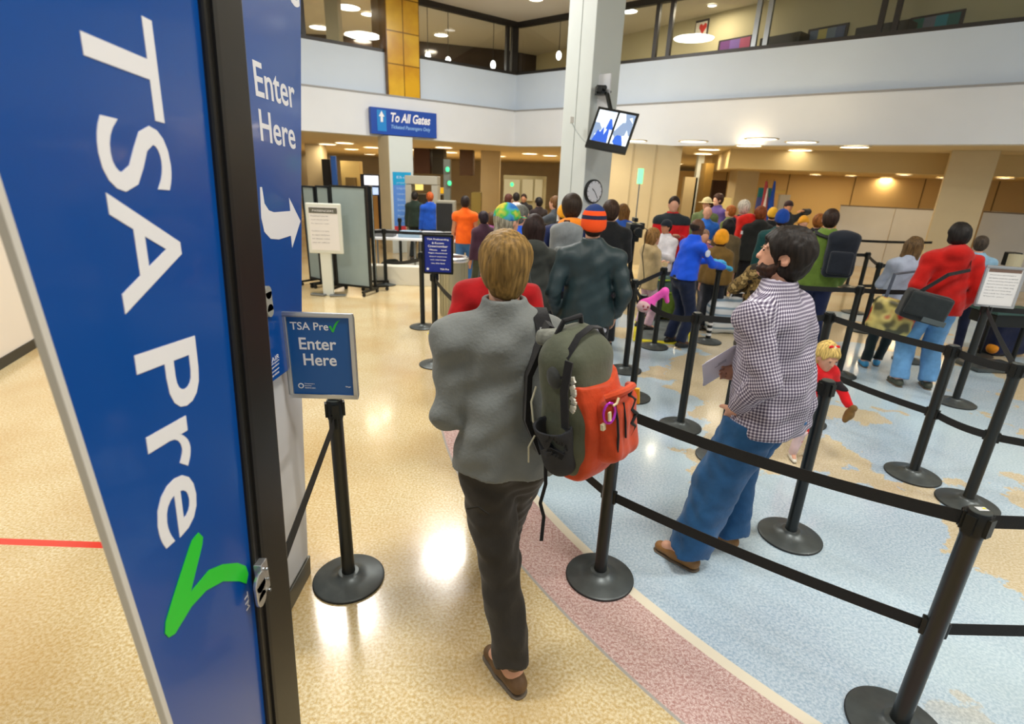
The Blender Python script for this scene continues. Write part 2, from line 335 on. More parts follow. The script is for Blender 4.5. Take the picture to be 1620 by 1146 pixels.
# upper level ceiling lamps; the right-hand ones stand in for reflections in the glass
for (x, y, r) in ((550, 11, .45), (583, 22, .28), (505, 43, .4), (566, 54, .4), (573, 72, .25), (698, 55, .3), (705, 62, .3), (822, 74, .3), (757, 95, .3), (995, 17, .3), (1127, 8, .14), (1143, 41, .2)):
    p = on_floor(x, y, 5.85)
    if p.y < 0 or (x < 900 and y > 60): continue
    ceiling_light(x, y, 5.85, r*0.7, 'round light glowing in the upper level behind the glass, lamps and reflections built alike', 'upper level ceiling lamps', M_lampw, power=26, lc=(1, .84, .62))
ceiling_light(848, -2, 5.85, 0.16, 'small round downlight in the atrium ceiling beside the tall grey column', 'atrium downlights', M_lampw)
for (x, y) in ((677, 90), (709, 97), (780, 103), (884, 88)):  # glowing globes put in for lamp reflections in the dark upper glazing
    p = at_Y(x, y, {677: 15.3, 709: 15.6, 780: 16.4, 884: 16.2}[x])
    g = empty('reflection_globe', (p.x, p.y, p.z), 'small glowing globe standing in for a lamp reflection in the dark upper level', 'lamp reflection', 'globes for lamp reflections in the upper level')
    MB().ell((0, 0, 0), (.07, .07, .11)).build('globe', M_lampw, g, smooth=True); MB().cyl((0, 0, .10), (0, 0, 5.86-p.z), .008, n=8).build('stem', M_dark, g)

# ---- columns
def column(name, label, p, w_, d_, z0, z1, ang, m, joints=()):
    o = MB().box((0, 0, (z1-z0)/2), (w_, d_, z1-z0)).build(name, m, bevel=0.012); o.location = (p.x, p.y, z0); o.rotation_euler = (0, 0, ang)
    return tag(o, label, 'column')
kc = at_Y(921, 330, 8.6)
bigc = empty('square_column', (kc.x, kc.y, 0), 'tall square grey painted column carrying the clock and the monitors', 'column', rz=R(-52))
MB().box((0, 0, 2.93), (.55, .55, 5.86)).build('shaft', M_colm, bigc, bevel=0.012)
MB().box((0, -0.277, 2.93), (.006, .006, 5.8)).build('joint', mat('column_joint', C(160, 168, 166), .6), bigc)
gp = on_plane(638, 80, C0+nL*0.12, nL)
tl = (gp-C0).dot(dL)
# gold tiled column standing on the ledge
gold = bpy.data.materials.new('gold_onyx_tile'); gold.use_nodes = True; nt = gold.node_tree; b = nt.nodes['Principled BSDF']
tc = nt.nodes.new('ShaderNodeTexCoord'); br = nt.nodes.new('ShaderNodeTexBrick'); mp = nt.nodes.new('ShaderNodeMapping'); mp.inputs['Rotation'].default_value = (R(90), 0, 0)
br.offset = 0; br.inputs['Scale'].default_value = 1.0; br.inputs['Brick Width'].default_value = 0.42; br.inputs['Row Height'].default_value = 0.68; br.inputs['Mortar Size'].default_value = 0.012
br.inputs['Color1'].default_value = C(222, 168, 30); br.inputs['Color2'].default_value = C(238, 196, 66); br.inputs['Mortar'].default_value = C(120, 84, 20)
nz = nt.nodes.new('ShaderNodeTexNoise'); nz.inputs['Scale'].default_value = 1.3; nz.inputs['Detail'].default_value = 6
mm = nt.nodes.new('ShaderNodeMixRGB'); mm.blend_type = 'MULTIPLY'; mm.inputs[0].default_value = .5
nt.links.new(tc.outputs['Object'], mp.inputs[0]); nt.links.new(mp.outputs[0], br.inputs[0]); nt.links.new(tc.outputs['Object'], nz.inputs[0])
rp = nt.nodes.new('ShaderNodeValToRGB'); rp.color_ramp.elements[0].position = .35; rp.color_ramp.elements[0].color = C(190, 140, 60); rp.color_ramp.elements[1].position = .6; rp.color_ramp.elements[1].color = (1, 1, .9, 1)
nt.links.new(nz.outputs[0], rp.inputs[0]); nt.links.new(br.outputs[0], mm.inputs[1]); nt.links.new(rp.outputs[0], mm.inputs[2]); nt.links.new(mm.outputs[0], b.inputs['Base Color']); b.inputs['Roughness'].default_value = .25
gc = C0+dL*tl+nL*(-.27)
o = MB().box((0, 0, 1.1), (0.86, 0.8, 2.2)).build('tiled_column', gold, bevel=0.01); o.location = (gc.x, gc.y, Z_LEDGE+.03); o.rotation_euler = (0, 0, math.atan2(-dL.y, -dL.x)); tag(o, 'gold tiled column standing on the pale ledge above the blue gates sign', 'column')
o = MB().box((0, 0, .6), (.3, .3, 1.2)).build('square_column', M_beige); bc = C0+dL*(tl+1.3)-nL*.8; o.location = (bc.x, bc.y, Z_RAIL+.07); tag(o, 'narrow beige column upstairs just left of the gold tiled column', 'column')
wc = at_Y(628, 300, 13.9); wang = math.atan2(-dL.y, -dL.x)
wcr = empty('square_column', (wc.x, wc.y, 0), 'square white and beige column with a blue poster below the gates sign', 'column', rz=wang)
MB().box((0, 0, 1.37), (.62, .62, 2.74)).build('shaft', M_colm, wcr, bevel=.012)
MB().box((-.313, 0, 1.37), (.01, .60, 2.74)).build('side_panel', M_beige, wcr)
# gates sign
sg = on_plane(641, 195, C0+nL*.32, nL); U = -dL; V = Vector((0, 0, 1)); Nn = nL
M_blue = mat('sign_blue', C(18, 70, 165), .45)
sgr = empty('hanging_sign', sg, 'blue sign reading To All Gates hung on the white fascia', 'sign')
a0 = on_plane(590, 205, C0+nL*.32, nL); a1 = on_plane(693, 214, C0+nL*.32, nL); wdt = (a1-a0).length; hgt = .58
MB().prism([(-wdt/2, -hgt/2), (wdt/2, -hgt/2), (wdt/2, hgt/2), (-wdt/2, hgt/2)], (0, 0, 0), U, V, -Nn, .12).build('sign_panel', M_blue, sgr, bevel=.01)
MB().prism([(-wdt/2+.15, -.22), (-wdt/2+.38, -.22), (-wdt/2+.38, .24), (-wdt/2+.15, .24)], Nn*.001, U, V, Nn, .004).build('arrow_field', mat('sky_blue_field', C(20, 130, 205), .5), sgr)
MB().prism([(0, .12), (.07, .0), (.03, .0), (.03, -.12), (-.03, -.12), (-.03, .0), (-.07, .0)], U*(-wdt/2+.265)+V*.1+Nn*.006, U, V, Nn, .003).build('arrow', M_white, sgr)
text('sign_lettering', 'To All Gates', U*(-wdt/2+.5)+V*.0+Nn*.002, U, V, wdt-.68, M_white, sgr, height=.21, bold=.03, shear=.25)
text('sign_lettering', 'Ticketed Passengers Only', U*(-wdt/2+.5)-V*.17+Nn*.002, U, V, wdt-.68, mat('pale_blue_lettering', C(150, 195, 240), .5), sgr, height=.11, bold=.01, shear=.2)
for k in (-.4, .4): MB().cyl(U*k-Nn*.05, U*k-Nn*.2, .02).build('bracket', M_silver, sgr)
# beige wall block behind the tall column
for i, (x0, x1, Y) in enumerate(((958, 1066, 12.8),)):
    p0, p1 = XY(x0, 340, Y), XY(x1, 340, Y+.6)
    struct('wall_middle', MB().hexa(*vwall(p0, p1, Vector((0, -1, 0)), 0, Z_LO, 1.2)), M_beige)
    for f_ in (.3, .62):
        q = p0.lerp(p1, f_); struct('trim_%d' % (40+int(f_*10)), MB().box((q.x, q.y-.005, Z_LO/2), (.03, .01, Z_LO)), mat('wall_joint', C(165, 150, 118), .7))
def column2(x0, x1, ybot, Y, label, m=None, ztop=Z_LO):
    p0, p1 = XY(x0, ybot, Y), XY(x1, ybot, Y); w_ = (p1-p0).length; p = (p0+p1)/2
    return column('square_column', label, p+Vector((0, w_/2, 0)), w_, w_, 0, ztop, 0, m or M_beige)
column2(487, 512, 290, 19.5, 'beige column rising behind the grey folding screens at far left')
column2(760, 790, 300, 20, 'beige column behind the group in blue shirts left of the tall grey column')
column2(1158, 1192, 330, 15.8, 'beige column just left of the flags')
column2(1098, 1108, 300, 17, 'slim pale column between the beige wall block and the crowd', M_colm)
rc = at_Y(1532, 330, 11.2)
column('square_column', 'large beige square column at right behind the red hooded person', Vector((rc.x+.1, rc.y+.4, 0)), .75, .75, 0, Z_LO, R(-35), M_beige)
# far counters and clutter wall under left balcony
# ---------------------------------------------------------------- implicit surfaces -> meshes
class SDF:
    def __init__(s): s.p = []           # (fn, lo, hi, k, op)
    def u(s, fn, lo, hi, k=0.02, op='u'): s.p.append((fn, np.array(lo, float), np.array(hi, float), k, op)); return s
    def cone(s, a, b, r0, r1=None, k=0.02, op='u', side=None, sc=1.0, clip0=False, clip1=False):
        a = np.array(a, float); b = np.array(b, float); r1 = r0 if r1 is None else r1; ab = b-a; L = max(1e-6, float(ab @ ab))
        sd = None if side is None else np.array(side, float)/np.linalg.norm(side); un = ab/math.sqrt(L)
        def fn(x, y, z):
            px, py, pz = x-a[0], y-a[1], z-a[2]; t0 = (px*ab[0]+py*ab[1]+pz*ab[2])/L; t = np.clip(t0, 0, 1)
            qx, qy, qz = px-t*ab[0], py-t*ab[1], pz-t*ab[2]
            if sd is not None:
                q = (qx*sd[0]+qy*sd[1]+qz*sd[2])*(1-1/sc); qx, qy, qz = qx-q*sd[0], qy-q*sd[1], qz-q*sd[2]
            d = np.sqrt(qx*qx+qy*qy+qz*qz)-(r0+(r1-r0)*t)
            if clip1: d = np.maximum(d, (t0-1)*math.sqrt(L))
            if clip0: d = np.maximum(d, -t0*math.sqrt(L))
            return d
        m = max(r0, r1)*max(1, sc)+3*k+.02
        return s.u(fn, np.minimum(a, b)-m, np.maximum(a, b)+m, k, op)
    def ell(s, c, r, M=None, k=0.02, op='u'):
        c = np.array(c, float); r = np.array(r, float); Mi = np.eye(3) if M is None else np.array(M).T
        def fn(x, y, z):
            px, py, pz = x-c[0], y-c[1], z-c[2]
            q = [(Mi[i, 0]*px+Mi[i, 1]*py+Mi[i, 2]*pz) for i in range(3)]
            k0 = np.sqrt(sum((q[i]/r[i])**2 for i in range(3)))+1e-9; k1 = np.sqrt(sum((q[i]/r[i]**2)**2 for i in range(3)))+1e-9
            return k0*(k0-1)/k1
        m = r.max()+3*k+.02; return s.u(fn, c-m, c+m, k, op)
    def box(s, c, h, M=None, rr=0.02, k=0.02, op='u'):
        c = np.array(c, float); h = np.array(h, float)-rr; Mi = np.eye(3) if M is None else np.array(M).T
        def fn(x, y, z):
            px, py, pz = x-c[0], y-c[1], z-c[2]
            q = [np.abs(Mi[i, 0]*px+Mi[i, 1]*py+Mi[i, 2]*pz)-h[i] for i in range(3)]
            return np.sqrt(sum(np.maximum(v, 0)**2 for v in q))+np.minimum(np.maximum(np.maximum(q[0], q[1]), q[2]), 0)-rr
        m = np.linalg.norm(h)+rr+3*k+.02; return s.u(fn, c-m, c+m, k, op)
    def plane(s, p, n):      # keeps the side where (x-p).n < 0
        p = np.array(p, float); n = np.array(n, float); n /= np.linalg.norm(n)
        return s.u(lambda x, y, z: (x-p[0])*n[0]+(y-p[1])*n[1]+(z-p[2])*n[2], [-9]*3, [9]*3, 0, 'i')
    def warp(s, amp, fr, seed=0, st=(1, 1, 1), mask=None):
        rs = np.random.RandomState(seed); D = rs.normal(size=(5, 3)); D /= np.linalg.norm(D, axis=1)[:, None]; ph = rs.uniform(0, 6.28, 5)
        def fn(x, y, z):
            X, Y, Z = x*st[0], y*st[1], z*st[2]; wv = np.sin(fr*.5*(X+Y*.7-Z*.8)+1)*.8
            v = sum(np.sin(fr*(1+.45*i)*(D[i, 0]*X+D[i, 1]*Y+D[i, 2]*Z)+ph[i]+wv)/(1+.4*i) for i in range(5))
            return amp*v*.5*(1 if mask is None else mask(x, y, z))
        return s.u(fn, [-9]*3, [9]*3, 0, 'w')
    def mesh(s, name, m, h, parent=None, zfine=None, smooth=True):
        us = [p for p in s.p if p[4] == 'u']
        lo = np.min([p[1] for p in us], 0); hi = np.max([p[2] for p in us], 0)
        ax = [np.arange(lo[i], hi[i]+h, h) for i in range(3)]
        V = np.full([len(a) for a in ax], 0.2, np.float32)
        for fn, a, b, k, op in s.p:
            sl = []
            for i in range(3):
                i0 = max(0, int((a[i]-lo[i])/h)); i1 = min(len(ax[i]), int((b[i]-lo[i])/h)+2); sl.append(slice(i0, max(i0, i1)))
            if any(q.stop <= q.start for q in sl): continue
            d = fn(ax[0][sl[0]][:, None, None], ax[1][sl[1]][None, :, None], ax[2][sl[2]][None, None, :]); o = V[tuple(sl)]
            if op == 'u':
                if k > 0: hh = np.maximum(k-np.abs(o-d), 0)/k; o[...] = np.minimum(o, d)-hh*hh*k*.25
                else: o[...] = np.minimum(o, d)
            elif op == 's':
                dn = -d
                if k > 0: hh = np.maximum(k-np.abs(o-dn), 0)/k; o[...] = np.maximum(o, dn)+hh*hh*k*.25
                else: o[...] = np.maximum(o, dn)
            elif op == 'i': o[...] = np.maximum(o, d)
            elif op == 'w': o[...] = o+d
        V[0], V[-1], V[:, 0], V[:, -1], V[:, :, 0], V[:, :, -1] = .2, .2, .2, .2, .2, .2
        I = V < 0; nx, ny, nz = V.shape
        cor = [(0, 0, 0), (1, 0, 0), (0, 1, 0), (1, 1, 0), (0, 0, 1), (1, 0, 1), (0, 1, 1), (1, 1, 1)]
        cnt = sum(I[a:nx-1+a, b:ny-1+b, c:nz-1+c].astype(np.int8) for a, b, c in cor)
        act = (cnt > 0) & (cnt < 8); idx = np.argwhere(act)
        if len(idx) == 0: return None
        vid = np.full(act.shape, -1, np.int64); vid[act] = np.arange(len(idx))
        vals = np.stack([V[idx[:, 0]+a, idx[:, 1]+b, idx[:, 2]+c] for a, b, c in cor], 1)
        P = np.zeros((len(idx), 3)); Wt = np.zeros(len(idx)); cc = np.array(cor, float)
        for i in range(8):
            for j in range(i+1, 8):
                if abs(cc[i]-cc[j]).sum() == 1:
                    v0, v1 = vals[:, i], vals[:, j]; e = (v0 < 0) != (v1 < 0); t = np.where(e, v0/np.where(e, v0-v1, 1), 0)
                    P += np.where(e[:, None], cc[i]+(cc[j]-cc[i])*t[:, None], 0); Wt += e
        P = (P/Wt[:, None]+idx)*h+lo
        F = []
        for axn in range(3):
            u_, v_ = [(1, 2), (2, 0), (0, 1)][axn]
            sa = [slice(None)]*3; sb = [slice(None)]*3; sa[axn] = slice(0, -1); sb[axn] = slice(1, None)
            A, B = I[tuple(sa)], I[tuple(sb)]; e = np.argwhere(A != B)
            e = e[(e[:, u_] > 0) & (e[:, v_] > 0) & (e[:, u_] < V.shape[u_]-1) & (e[:, v_] < V.shape[v_]-1)]
            if not len(e): continue
            q = []
            for du, dv in ((-1, -1), (0, -1), (0, 0), (-1, 0)):
                g = e.copy(); g[:, u_] += du; g[:, v_] += dv; q.append(vid[g[:, 0], g[:, 1], g[:, 2]])
            q = np.stack(q, 1); fl = ~A[e[:, 0], e[:, 1], e[:, 2]]; q[fl] = q[fl][:, ::-1]; F.append(q)
        F = np.concatenate(F); me = bpy.data.meshes.new(name)
        me.vertices.add(len(P)); me.vertices.foreach_set('co', P.astype(np.float32).ravel())
        me.loops.add(len(F)*4); me.loops.foreach_set('vertex_index', F.astype(np.int32).ravel())
        me.polygons.add(len(F)); me.polygons.foreach_set('loop_start', np.arange(0, len(F)*4, 4, dtype=np.int32)); me.polygons.foreach_set('loop_total', np.full(len(F), 4, np.int32))
        me.update(calc_edges=True); me.validate(); me.materials.append(m)
        if smooth: me.polygons.foreach_set('use_smooth', [True]*len(me.polygons))
        o = bpy.data.objects.new(name, me); col.objects.link(o)
        if parent: o.parent = parent
        return o
def npv(*a): return np.array(a, float)
def unit(v): v = np.array(v, float); return v/max(1e-9, np.linalg.norm(v))
def ik(a, b, l1, l2, hint):
    a = np.array(a, float); b = np.array(b, float); d = b-a; L = np.linalg.norm(d); u = d/L
    if L > (l1+l2)*.999: L = (l1+l2)*.999; b = a+u*L
    x = (l1*l1-l2*l2+L*L)/(2*L); y = math.sqrt(max(0, l1*l1-x*x)); h = np.array(hint, float); h = h-u*(h @ u); h = unit(h)
    return a+u*x+h*y, b
def rotm(yaw, pitch, tilt=0): return np.array((Euler((0, 0, yaw)).to_matrix() @ Euler((pitch, 0, 0)).to_matrix() @ Euler((0, tilt, 0)).to_matrix()))
SKIN = {'light': mat('light_skin', C(222, 168, 140), .5, noise=.05, nscale=20, spec=.3), 'tan': mat('tan_skin', C(196, 138, 104), .5, noise=.05, spec=.3), 'dark': mat('dark_skin', C(96, 66, 48), .5, noise=.05, spec=.3)}
ARM = {'down': (.25, .02, .80), 'front': (.13, .30, 1.10), 'hold': (.10, .26, 1.18), 'pocket': (.23, .06, .90), 'up': (.22, .22, 1.55), 'reach': (.12, .48, 1.10), 'bent': (.16, .22, 1.02)}
def hand(S, w, d, n, sgn, k, big, curl=.5, infl=0.0, s=1.0):
    """palm and five fingers; w wrist, d pointing direction, n palm normal, sgn +1 right hand"""
    d = unit(d); n = unit(np.array(n)-d*(np.array(n) @ d)); sd = -np.cross(d, n)*sgn     # towards the little finger
    M = np.stack([sd, n, d], 1)
    S.box(w+d*.048*s, (.040*s+infl, .015*s+infl, .050*s+infl), M, rr=.013*s, k=.012)
    for off, ln in ((-.030, .072), (-.010, .082), (.010, .077), (.029, .060)):
        p = w+d*.092*s+sd*off*s; dd = d
        for i, f in enumerate((.42, .32, .26)):
            a_ = curl*(.35+.35*i); dd = unit(dd*math.cos(a_)+n*math.sin(a_)); q = p+dd*ln*f*s
            S.cone(p, q, (.0092-.0010*i)*s*big+infl, (.0086-.0010*i)*s*big+infl, k=.004 if big <= 1 else .01); p = q
    p = w+d*.028*s-sd*.034*s; dd = unit(d*.75-sd*.65+n*.25)
    for i, ln in enumerate((.038, .03, .024)):
        q = p+dd*ln*s; S.cone(p, q, (.0125-.0016*i)*s*big+infl, (.0110-.0016*i)*s*big+infl, k=.008); p = q; dd = unit(dd+d*.35+n*.15)
class Fig: pass
def person(label, x, y, h, yaw, top, legs, shoes=(40, 36, 34), hair=((60, 44, 32), 'short'), skin='light', hat=None, arms=('down', 'down'), head=(0, 0), res=.02, wide=1.0,
           lean=(0, 0), feet=None, group=None, pelvis=0.0, woman=False, kid=False, wr=None, gloves=None, toptype='jacket', hem=.86, sleeve=1.0, shirt_mat=None, hood=None, hem2=None, wrk=1.0, curl=(.5, .5), parts=True, z0=0.0, slv=1.0, ankle=0.0):
    s = h/1.75; root = empty('person', (x, y, z0), label, 'person', group, rz=R(yaw)); f = Fig(); f.root = root; f.s = s
    sk = SKIN[skin]; hs = 1.0 if not kid else (1.28 if kid is True else kid); W = wide
    P = lambda *a: npv(*a)*s
    lx, ly = lean
    def sp(z): t = max(0, (z-.95)/.52); return np.array([lx*t, pelvis+ly*t, z])*s
    f.neck = sp(1.47)+P(0, -.015, 0); f.chest = sp(1.28); f.waist = sp(1.10); f.pel = sp(.95)
    Rh = rotm(R(head[0]), R(head[1])); f.Rh = Rh
    f.hc = f.neck+P(0, .012, .02)+Rh @ P(0, .018, .125*(.85+.15*hs))
    sw = (.160 if woman or kid else .178)*(W*.5+.5)
    f.sh = [f.neck+P(sg*sw, .0, -.092) for sg in (-1, 1)]
    f.hip = [P(sg*.088*W, pelvis, .90) for sg in (-1, 1)]
    feet = feet or ((-.11, -.02, 8), (.12, .03, -8))
    f.ank = []; f.kn = []; f.toe = []; f.fz = []
    for i, ft in enumerate(feet):
        zz = ft[3] if len(ft) > 3 else 0.0; a_ = P(ft[0], ft[1], .085+zz)
        k_, a_ = ik(f.hip[i], a_, .43*s, .42*s, (ft[0]*.3, 1, 0)); f.kn.append(k_); f.ank.append(a_); yw = R(ft[2]); pt = R(ft[4]) if len(ft) > 4 else 0
        f.toe.append(np.array([-math.sin(yw)*math.cos(pt), math.cos(yw)*math.cos(pt), math.sin(pt)])); f.fz.append(zz)
    f.el = []; f.wr = []
    for i, sg in enumerate((-1, 1)):
        t = arms[i]; t = ARM[t] if isinstance(t, str) else t
        if isinstance(arms[i], str): tgt = P(t[0]*sg*(W*.5+.5), t[1]+pelvis, t[2])+np.array([lx, ly, 0])*s*.7
        else: tgt = P(*t[:3])
        hint = (sg*.5, -.9, -.35) if len(t) < 4 else t[3]
        e_, w_ = ik(f.sh[i], tgt, .29*s, .255*s, hint); f.el.append(e_); f.wr.append(w_)
    fine = res <= .012; big = 1.0 if fine else 1.5
    # ---- body: one continuous surface
    B = SDF(); bw = W
    B.ell(f.pel, P(.150*bw, .105*bw, .13), k=.04); B.ell(f.waist, P(.130*bw, .095*bw, .15), k=.05); B.ell(f.chest, P(.150*(W*.6+.4), .105*bw, .19), k=.05)
    B.cone(f.sh[0], f.sh[1], .050*s, k=.05); B.cone(f.neck-P(0, 0, .04), f.hc-Rh @ P(0, .01, .05), .056*s*(.6+.4*W), .052*s, k=.025)
    for i in (0, 1):
        B.cone(f.sh[i], f.el[i], .050*s, .040*s, k=.03); B.cone(f.el[i], f.wr[i], .040*s, .027*s, k=.02)
        B.cone(f.hip[i], f.kn[i], .082*s, .055*s, k=.04); B.cone(f.kn[i], f.ank[i], .053*s, .038*s, k=.02)
        B.cone(f.ank[i], f.ank[i]+f.toe[i]*.12*s-P(0, 0, .035), .036*s, .03*s, k=.02)
        d = f.wr[i]-f.el[i]; nn_ = (-1 if i else 1, .25, -.1) if abs(unit(d)[2]) > .6 else (0, .1, -1)
        if wr and wr[i]: d, nn_ = wr[i]
        hand(B, f.wr[i], d, nn_, 1 if i else -1, .01, big, curl[i], s=s*(.95 if not woman else .88)*(1.05 if not kid else .95))
        f.__dict__['hd%d' % i] = (d, nn_)
    q = lambda *a: f.hc+Rh @ (P(*a)*hs)
    B.ell(q(0, -.008, .022), P(.074, .092, .088)*hs, Rh, k=.02); B.ell(q(0, .024, -.035), P(.056, .062, .070)*hs, Rh, k=.03); B.ell(q(0, .062, -.082), P(.024, .022, .02)*hs, Rh, k=.02)
    B.cone(q(0, .086, .014), q(0, .100, -.020), .008*s*hs, .0115*s*hs, k=.014)
    for sg in (-1, 1):
        if res < .016:
            B.ell(q(sg*.030, .096, .014), P(.017, .014, .011)*hs, Rh, k=.008, op='s')
            B.ell(q(sg*.030, .078, .013), P(.0125, .0125, .0125)*hs, Rh, k=.003)
        B.ell(q(sg*.076, -.004, -.004), P(.011, .020, .032)*hs, Rh, k=.008)
        if fine: B.ell(q(sg*.084, .002, 0), P(.006, .010, .018)*hs, Rh, k=.005, op='s')
        if fine: B.cone(q(sg*.018, .094, .030), q(sg*.042, .084, .031), .006*s, .004*s, k=.01)
    if fine:
        B.cone(q(-.018, .084, -.052), q(.018, .084, -.052), .006*s, k=.006); B.cone(q(-.02, .093, -.0465), q(.02, .093, -.0465), .0022*s, k=.002, op='s'); B.cone(q(-.015, .083, -.0425), q(.015, .083, -.0425), .0055*s, k=.006)
    f.body = B.mesh('body', sk, res, root)
    if fine or (res < .016 and abs((yaw+180) % 360-180) > 60):
        for sg in (-1, 1):
            e = MB(); c_ = q(sg*.030, .0905, .013); e.ell(c_, (.0045*s*hs,)*3, n if False else None, 10, 6); e.build('eye', mat('dark_eye', C(30, 24, 22), .2), root, smooth=True)
    # ---- trousers
    def tor(S, o, k=.05):
        S.ell(f.pel, P(.150*bw, .108*bw, .13)+o, k=k); S.ell(f.waist, P(.136*bw, .10*bw, .16)+o, k=k); S.ell(f.chest, P(.152*(W*.6+.4), .108*bw, .19)+o, k=k)
    if legs:
        T = SDF(); lc, lt = legs if isinstance(legs[0], tuple) else (legs, 'loose'); o = {'loose': .020, 'slim': .008, 'baggy': .034, 'wide': .050, 'skirt': .02}[lt]*s
        T.ell(f.pel, P(.150*bw, .112*bw, .14)+o*.6, k=.04)
        for i in (0, 1):
            T.cone(f.hip[i]+P(0, 0, .02), f.kn[i], .088*s*bw**.5+o*(.5 if lt != 'wide' else .62), .058*s+o, k=.035)
            end = f.ank[i]-unit(f.ank[i]-f.kn[i])*(.005+ankle)*s
            T.cone(f.kn[i], end, .058*s+o, (.048*s+o*1.2), k=.02, clip1=True)
        if res < .016: T.warp(.008*wrk, 26, 3, (1, 1, 1.9))
        T.plane(sp(min(1.0, hem+.055) if top else 1.0), (0, 0, 1))
        f.trousers = T.mesh('trousers', cloth('trousers_%d_%d_%d' % lc, C(*lc)), res, root)
        if len(f.trousers.data.vertices) == 0: pass
    # ---- shoes
    if parts:
        for i in (0, 1):
            S = SDF(); a_ = f.ank[i]; t = f.toe[i]; up = np.array([0, 0, 1.])-t*t[2]; up = unit(up); hl = a_-up*.045*s-t*.035*s; to = hl+t*.215*s
            sd_ = np.cross(t, up)
            S.cone(hl, hl+t*.10*s, .038*s, .040*s, k=.02); S.cone(hl+t*.10*s, to-t*.03*s-up*.008*s, .040*s, .034*s, k=.02, side=up, sc=.8); S.cone(a_-up*.02*s, a_+up*.035*s, .036*s, k=.03)
            S.plane(hl-up*.040*s, -up)
            f.__dict__['shoe%d' % i] = S.mesh('shoe', mat('shoe_%d_%d_%d' % tuple(shoes), C(*shoes), .55, noise=.08), max(.007, res*.8), root)
            if fine:
                S2 = SDF(); zc = hl-up*.036*s
                S2.cone(zc, zc+t*.10*s, .040*s, .044*s, k=.01, side=up, sc=.2); S2.cone(zc+t*.10*s, zc+t*.185*s, .044*s, .038*s, k=.01, side=up, sc=.2)
                S2.mesh('sole', mat('shoe_sole', C(112, 100, 84), .8), .005, f.__dict__['shoe%d' % i])
    # ---- upper garment
    if top:
        T = SDF(); o = {'shirt': .014, 'jacket': .022, 'puffy': .034, 'tee': .012}[toptype]*s; tc_ = top
        tor(T, o, .07)
        T.cone(f.sh[0]-P(0, 0, .012), f.sh[1]-P(0, 0, .012), .048*s+o*.8, k=.06, side=(0, 1, 0), sc=1.25)
        for i in (0, 1): T.cone(f.neck-P(0, .01, .02), f.sh[i]+P(0, 0, .004), .050*s+o*.5, .044*s+o*.6, k=.05)
        T.cone(f.chest+P(0, 0, .08), f.neck, .10*s+o, .062*s+o*.5, k=.05)
        hz = sp(hem); T.cone(f.waist, hz-P(0, 0, .05), .104*s*bw+o, .118*s*bw+o*1.15, k=.05, side=(1, 0, 0), sc=1.46)
        for i in (0, 1):
            so = o*.75
            if sleeve >= 1:
                T.cone(f.sh[i], f.el[i], .053*s*slv+so, .044*s*slv+so, k=.035); T.cone(f.el[i], f.wr[i], .044*s*slv+so, .033*s+so*.9, k=.02, clip1=True)
            else:
                T.cone(f.sh[i], f.sh[i]+(f.el[i]-f.sh[i])*sleeve, .054*s+so, .052*s+so, k=.04, clip1=True)
        if res < .016: T.warp(.010*wrk, 20, 11, (1.1, 1.1, 1.3))
        T.plane(hz, (0, 0, -1))
        # collar
        if toptype in ('jacket', 'puffy', 'shirt') and hood is None:
            ch = .046 if toptype == 'shirt' else .052
            T.cone(f.neck-P(0, .0, .03), f.neck+P(0, -.002, ch), .074*s+o*.4, .070*s+o*.3, k=.02, clip1=True)
            T.cone(f.neck+P(0, 0, .012), f.neck+P(0, 0, .12), .060*s, .062*s, k=.004, op='s')
        if hood is not None:
            T.ell(f.neck+P(0, -.075, -.015), P(.125, .075, .07), k=.05); T.ell(f.neck+P(0, .0, .0), P(.10, .09, .045), k=.03)
        f.topsdf = T
        f.top = T.mesh({'shirt': 'shirt', 'jacket': 'jacket', 'puffy': 'coat', 'tee': 't_shirt'}[toptype], shirt_mat or cloth('top_%d_%d_%d' % tuple(tc_), C(*tc_)), res, root)
        if hem2:
            T = SDF(); T.cone(f.waist, sp(hem2[0])-P(0, 0, .03), .110*s*bw, .116*s*bw, k=.04, side=(1, 0, 0), sc=1.38); T.plane(sp(hem2[0]), (0, 0, -1)); T.plane(sp(hem+.06), (0, 0, 1)); T.mesh('undershirt', cloth('under_%d_%d_%d' % tuple(hem2[1]), C(*hem2[1])), res, root)
    # ---- gloves
    if gloves:
        for i in (0, 1):
            G = SDF(); d, nn_ = f.__dict__['hd%d' % i]; hand(G, f.wr[i], d, nn_, 1 if i else -1, .01, big*1.15, curl[i], infl=.004, s=s*.97); G.cone(f.wr[i]-unit(d)*.05*s, f.wr[i]+unit(d)*.02*s, .040*s, .034*s, k=.01)
            G.mesh('glove', mat('glove_%d_%d_%d' % tuple(gloves), C(*gloves), .4), res*.8, root)
    # ---- hair
    if hair:
        hcol, st = hair; hm = bpy.data.materials.get('hair_%d_%d_%d' % hcol) or hair_mat('hair_%d_%d_%d' % hcol, C(*hcol))
        Hh = SDF(); t = {'short': .010, 'full': .020, 'long': .016, 'bald': .004, 'crew': .006, 'hero': .015, 'thick': .022}[st]
        Hh.ell(q(0, -.016, .032), (P(.077, .094, .090)+t*s)*hs, Rh, k=.02)
        if st not in ('bald',): Hh.ell(q(0, -.036, -.015), (P(.062 if st == 'hero' else .068, .066, .075)+t*.6*s)*hs, Rh, k=.03)
        if st in ('hero', 'thick'): Hh.ell(q(0, -.050, -.062), (P(.047 if st == 'hero' else .056, .036, .036)+t*.3*s)*hs, Rh, k=.02)
        # open the face and the ears
        Hh.ell(q(0, .115, -.045), P(.085, .105, .105)*hs, Rh, k=.02, op='s')
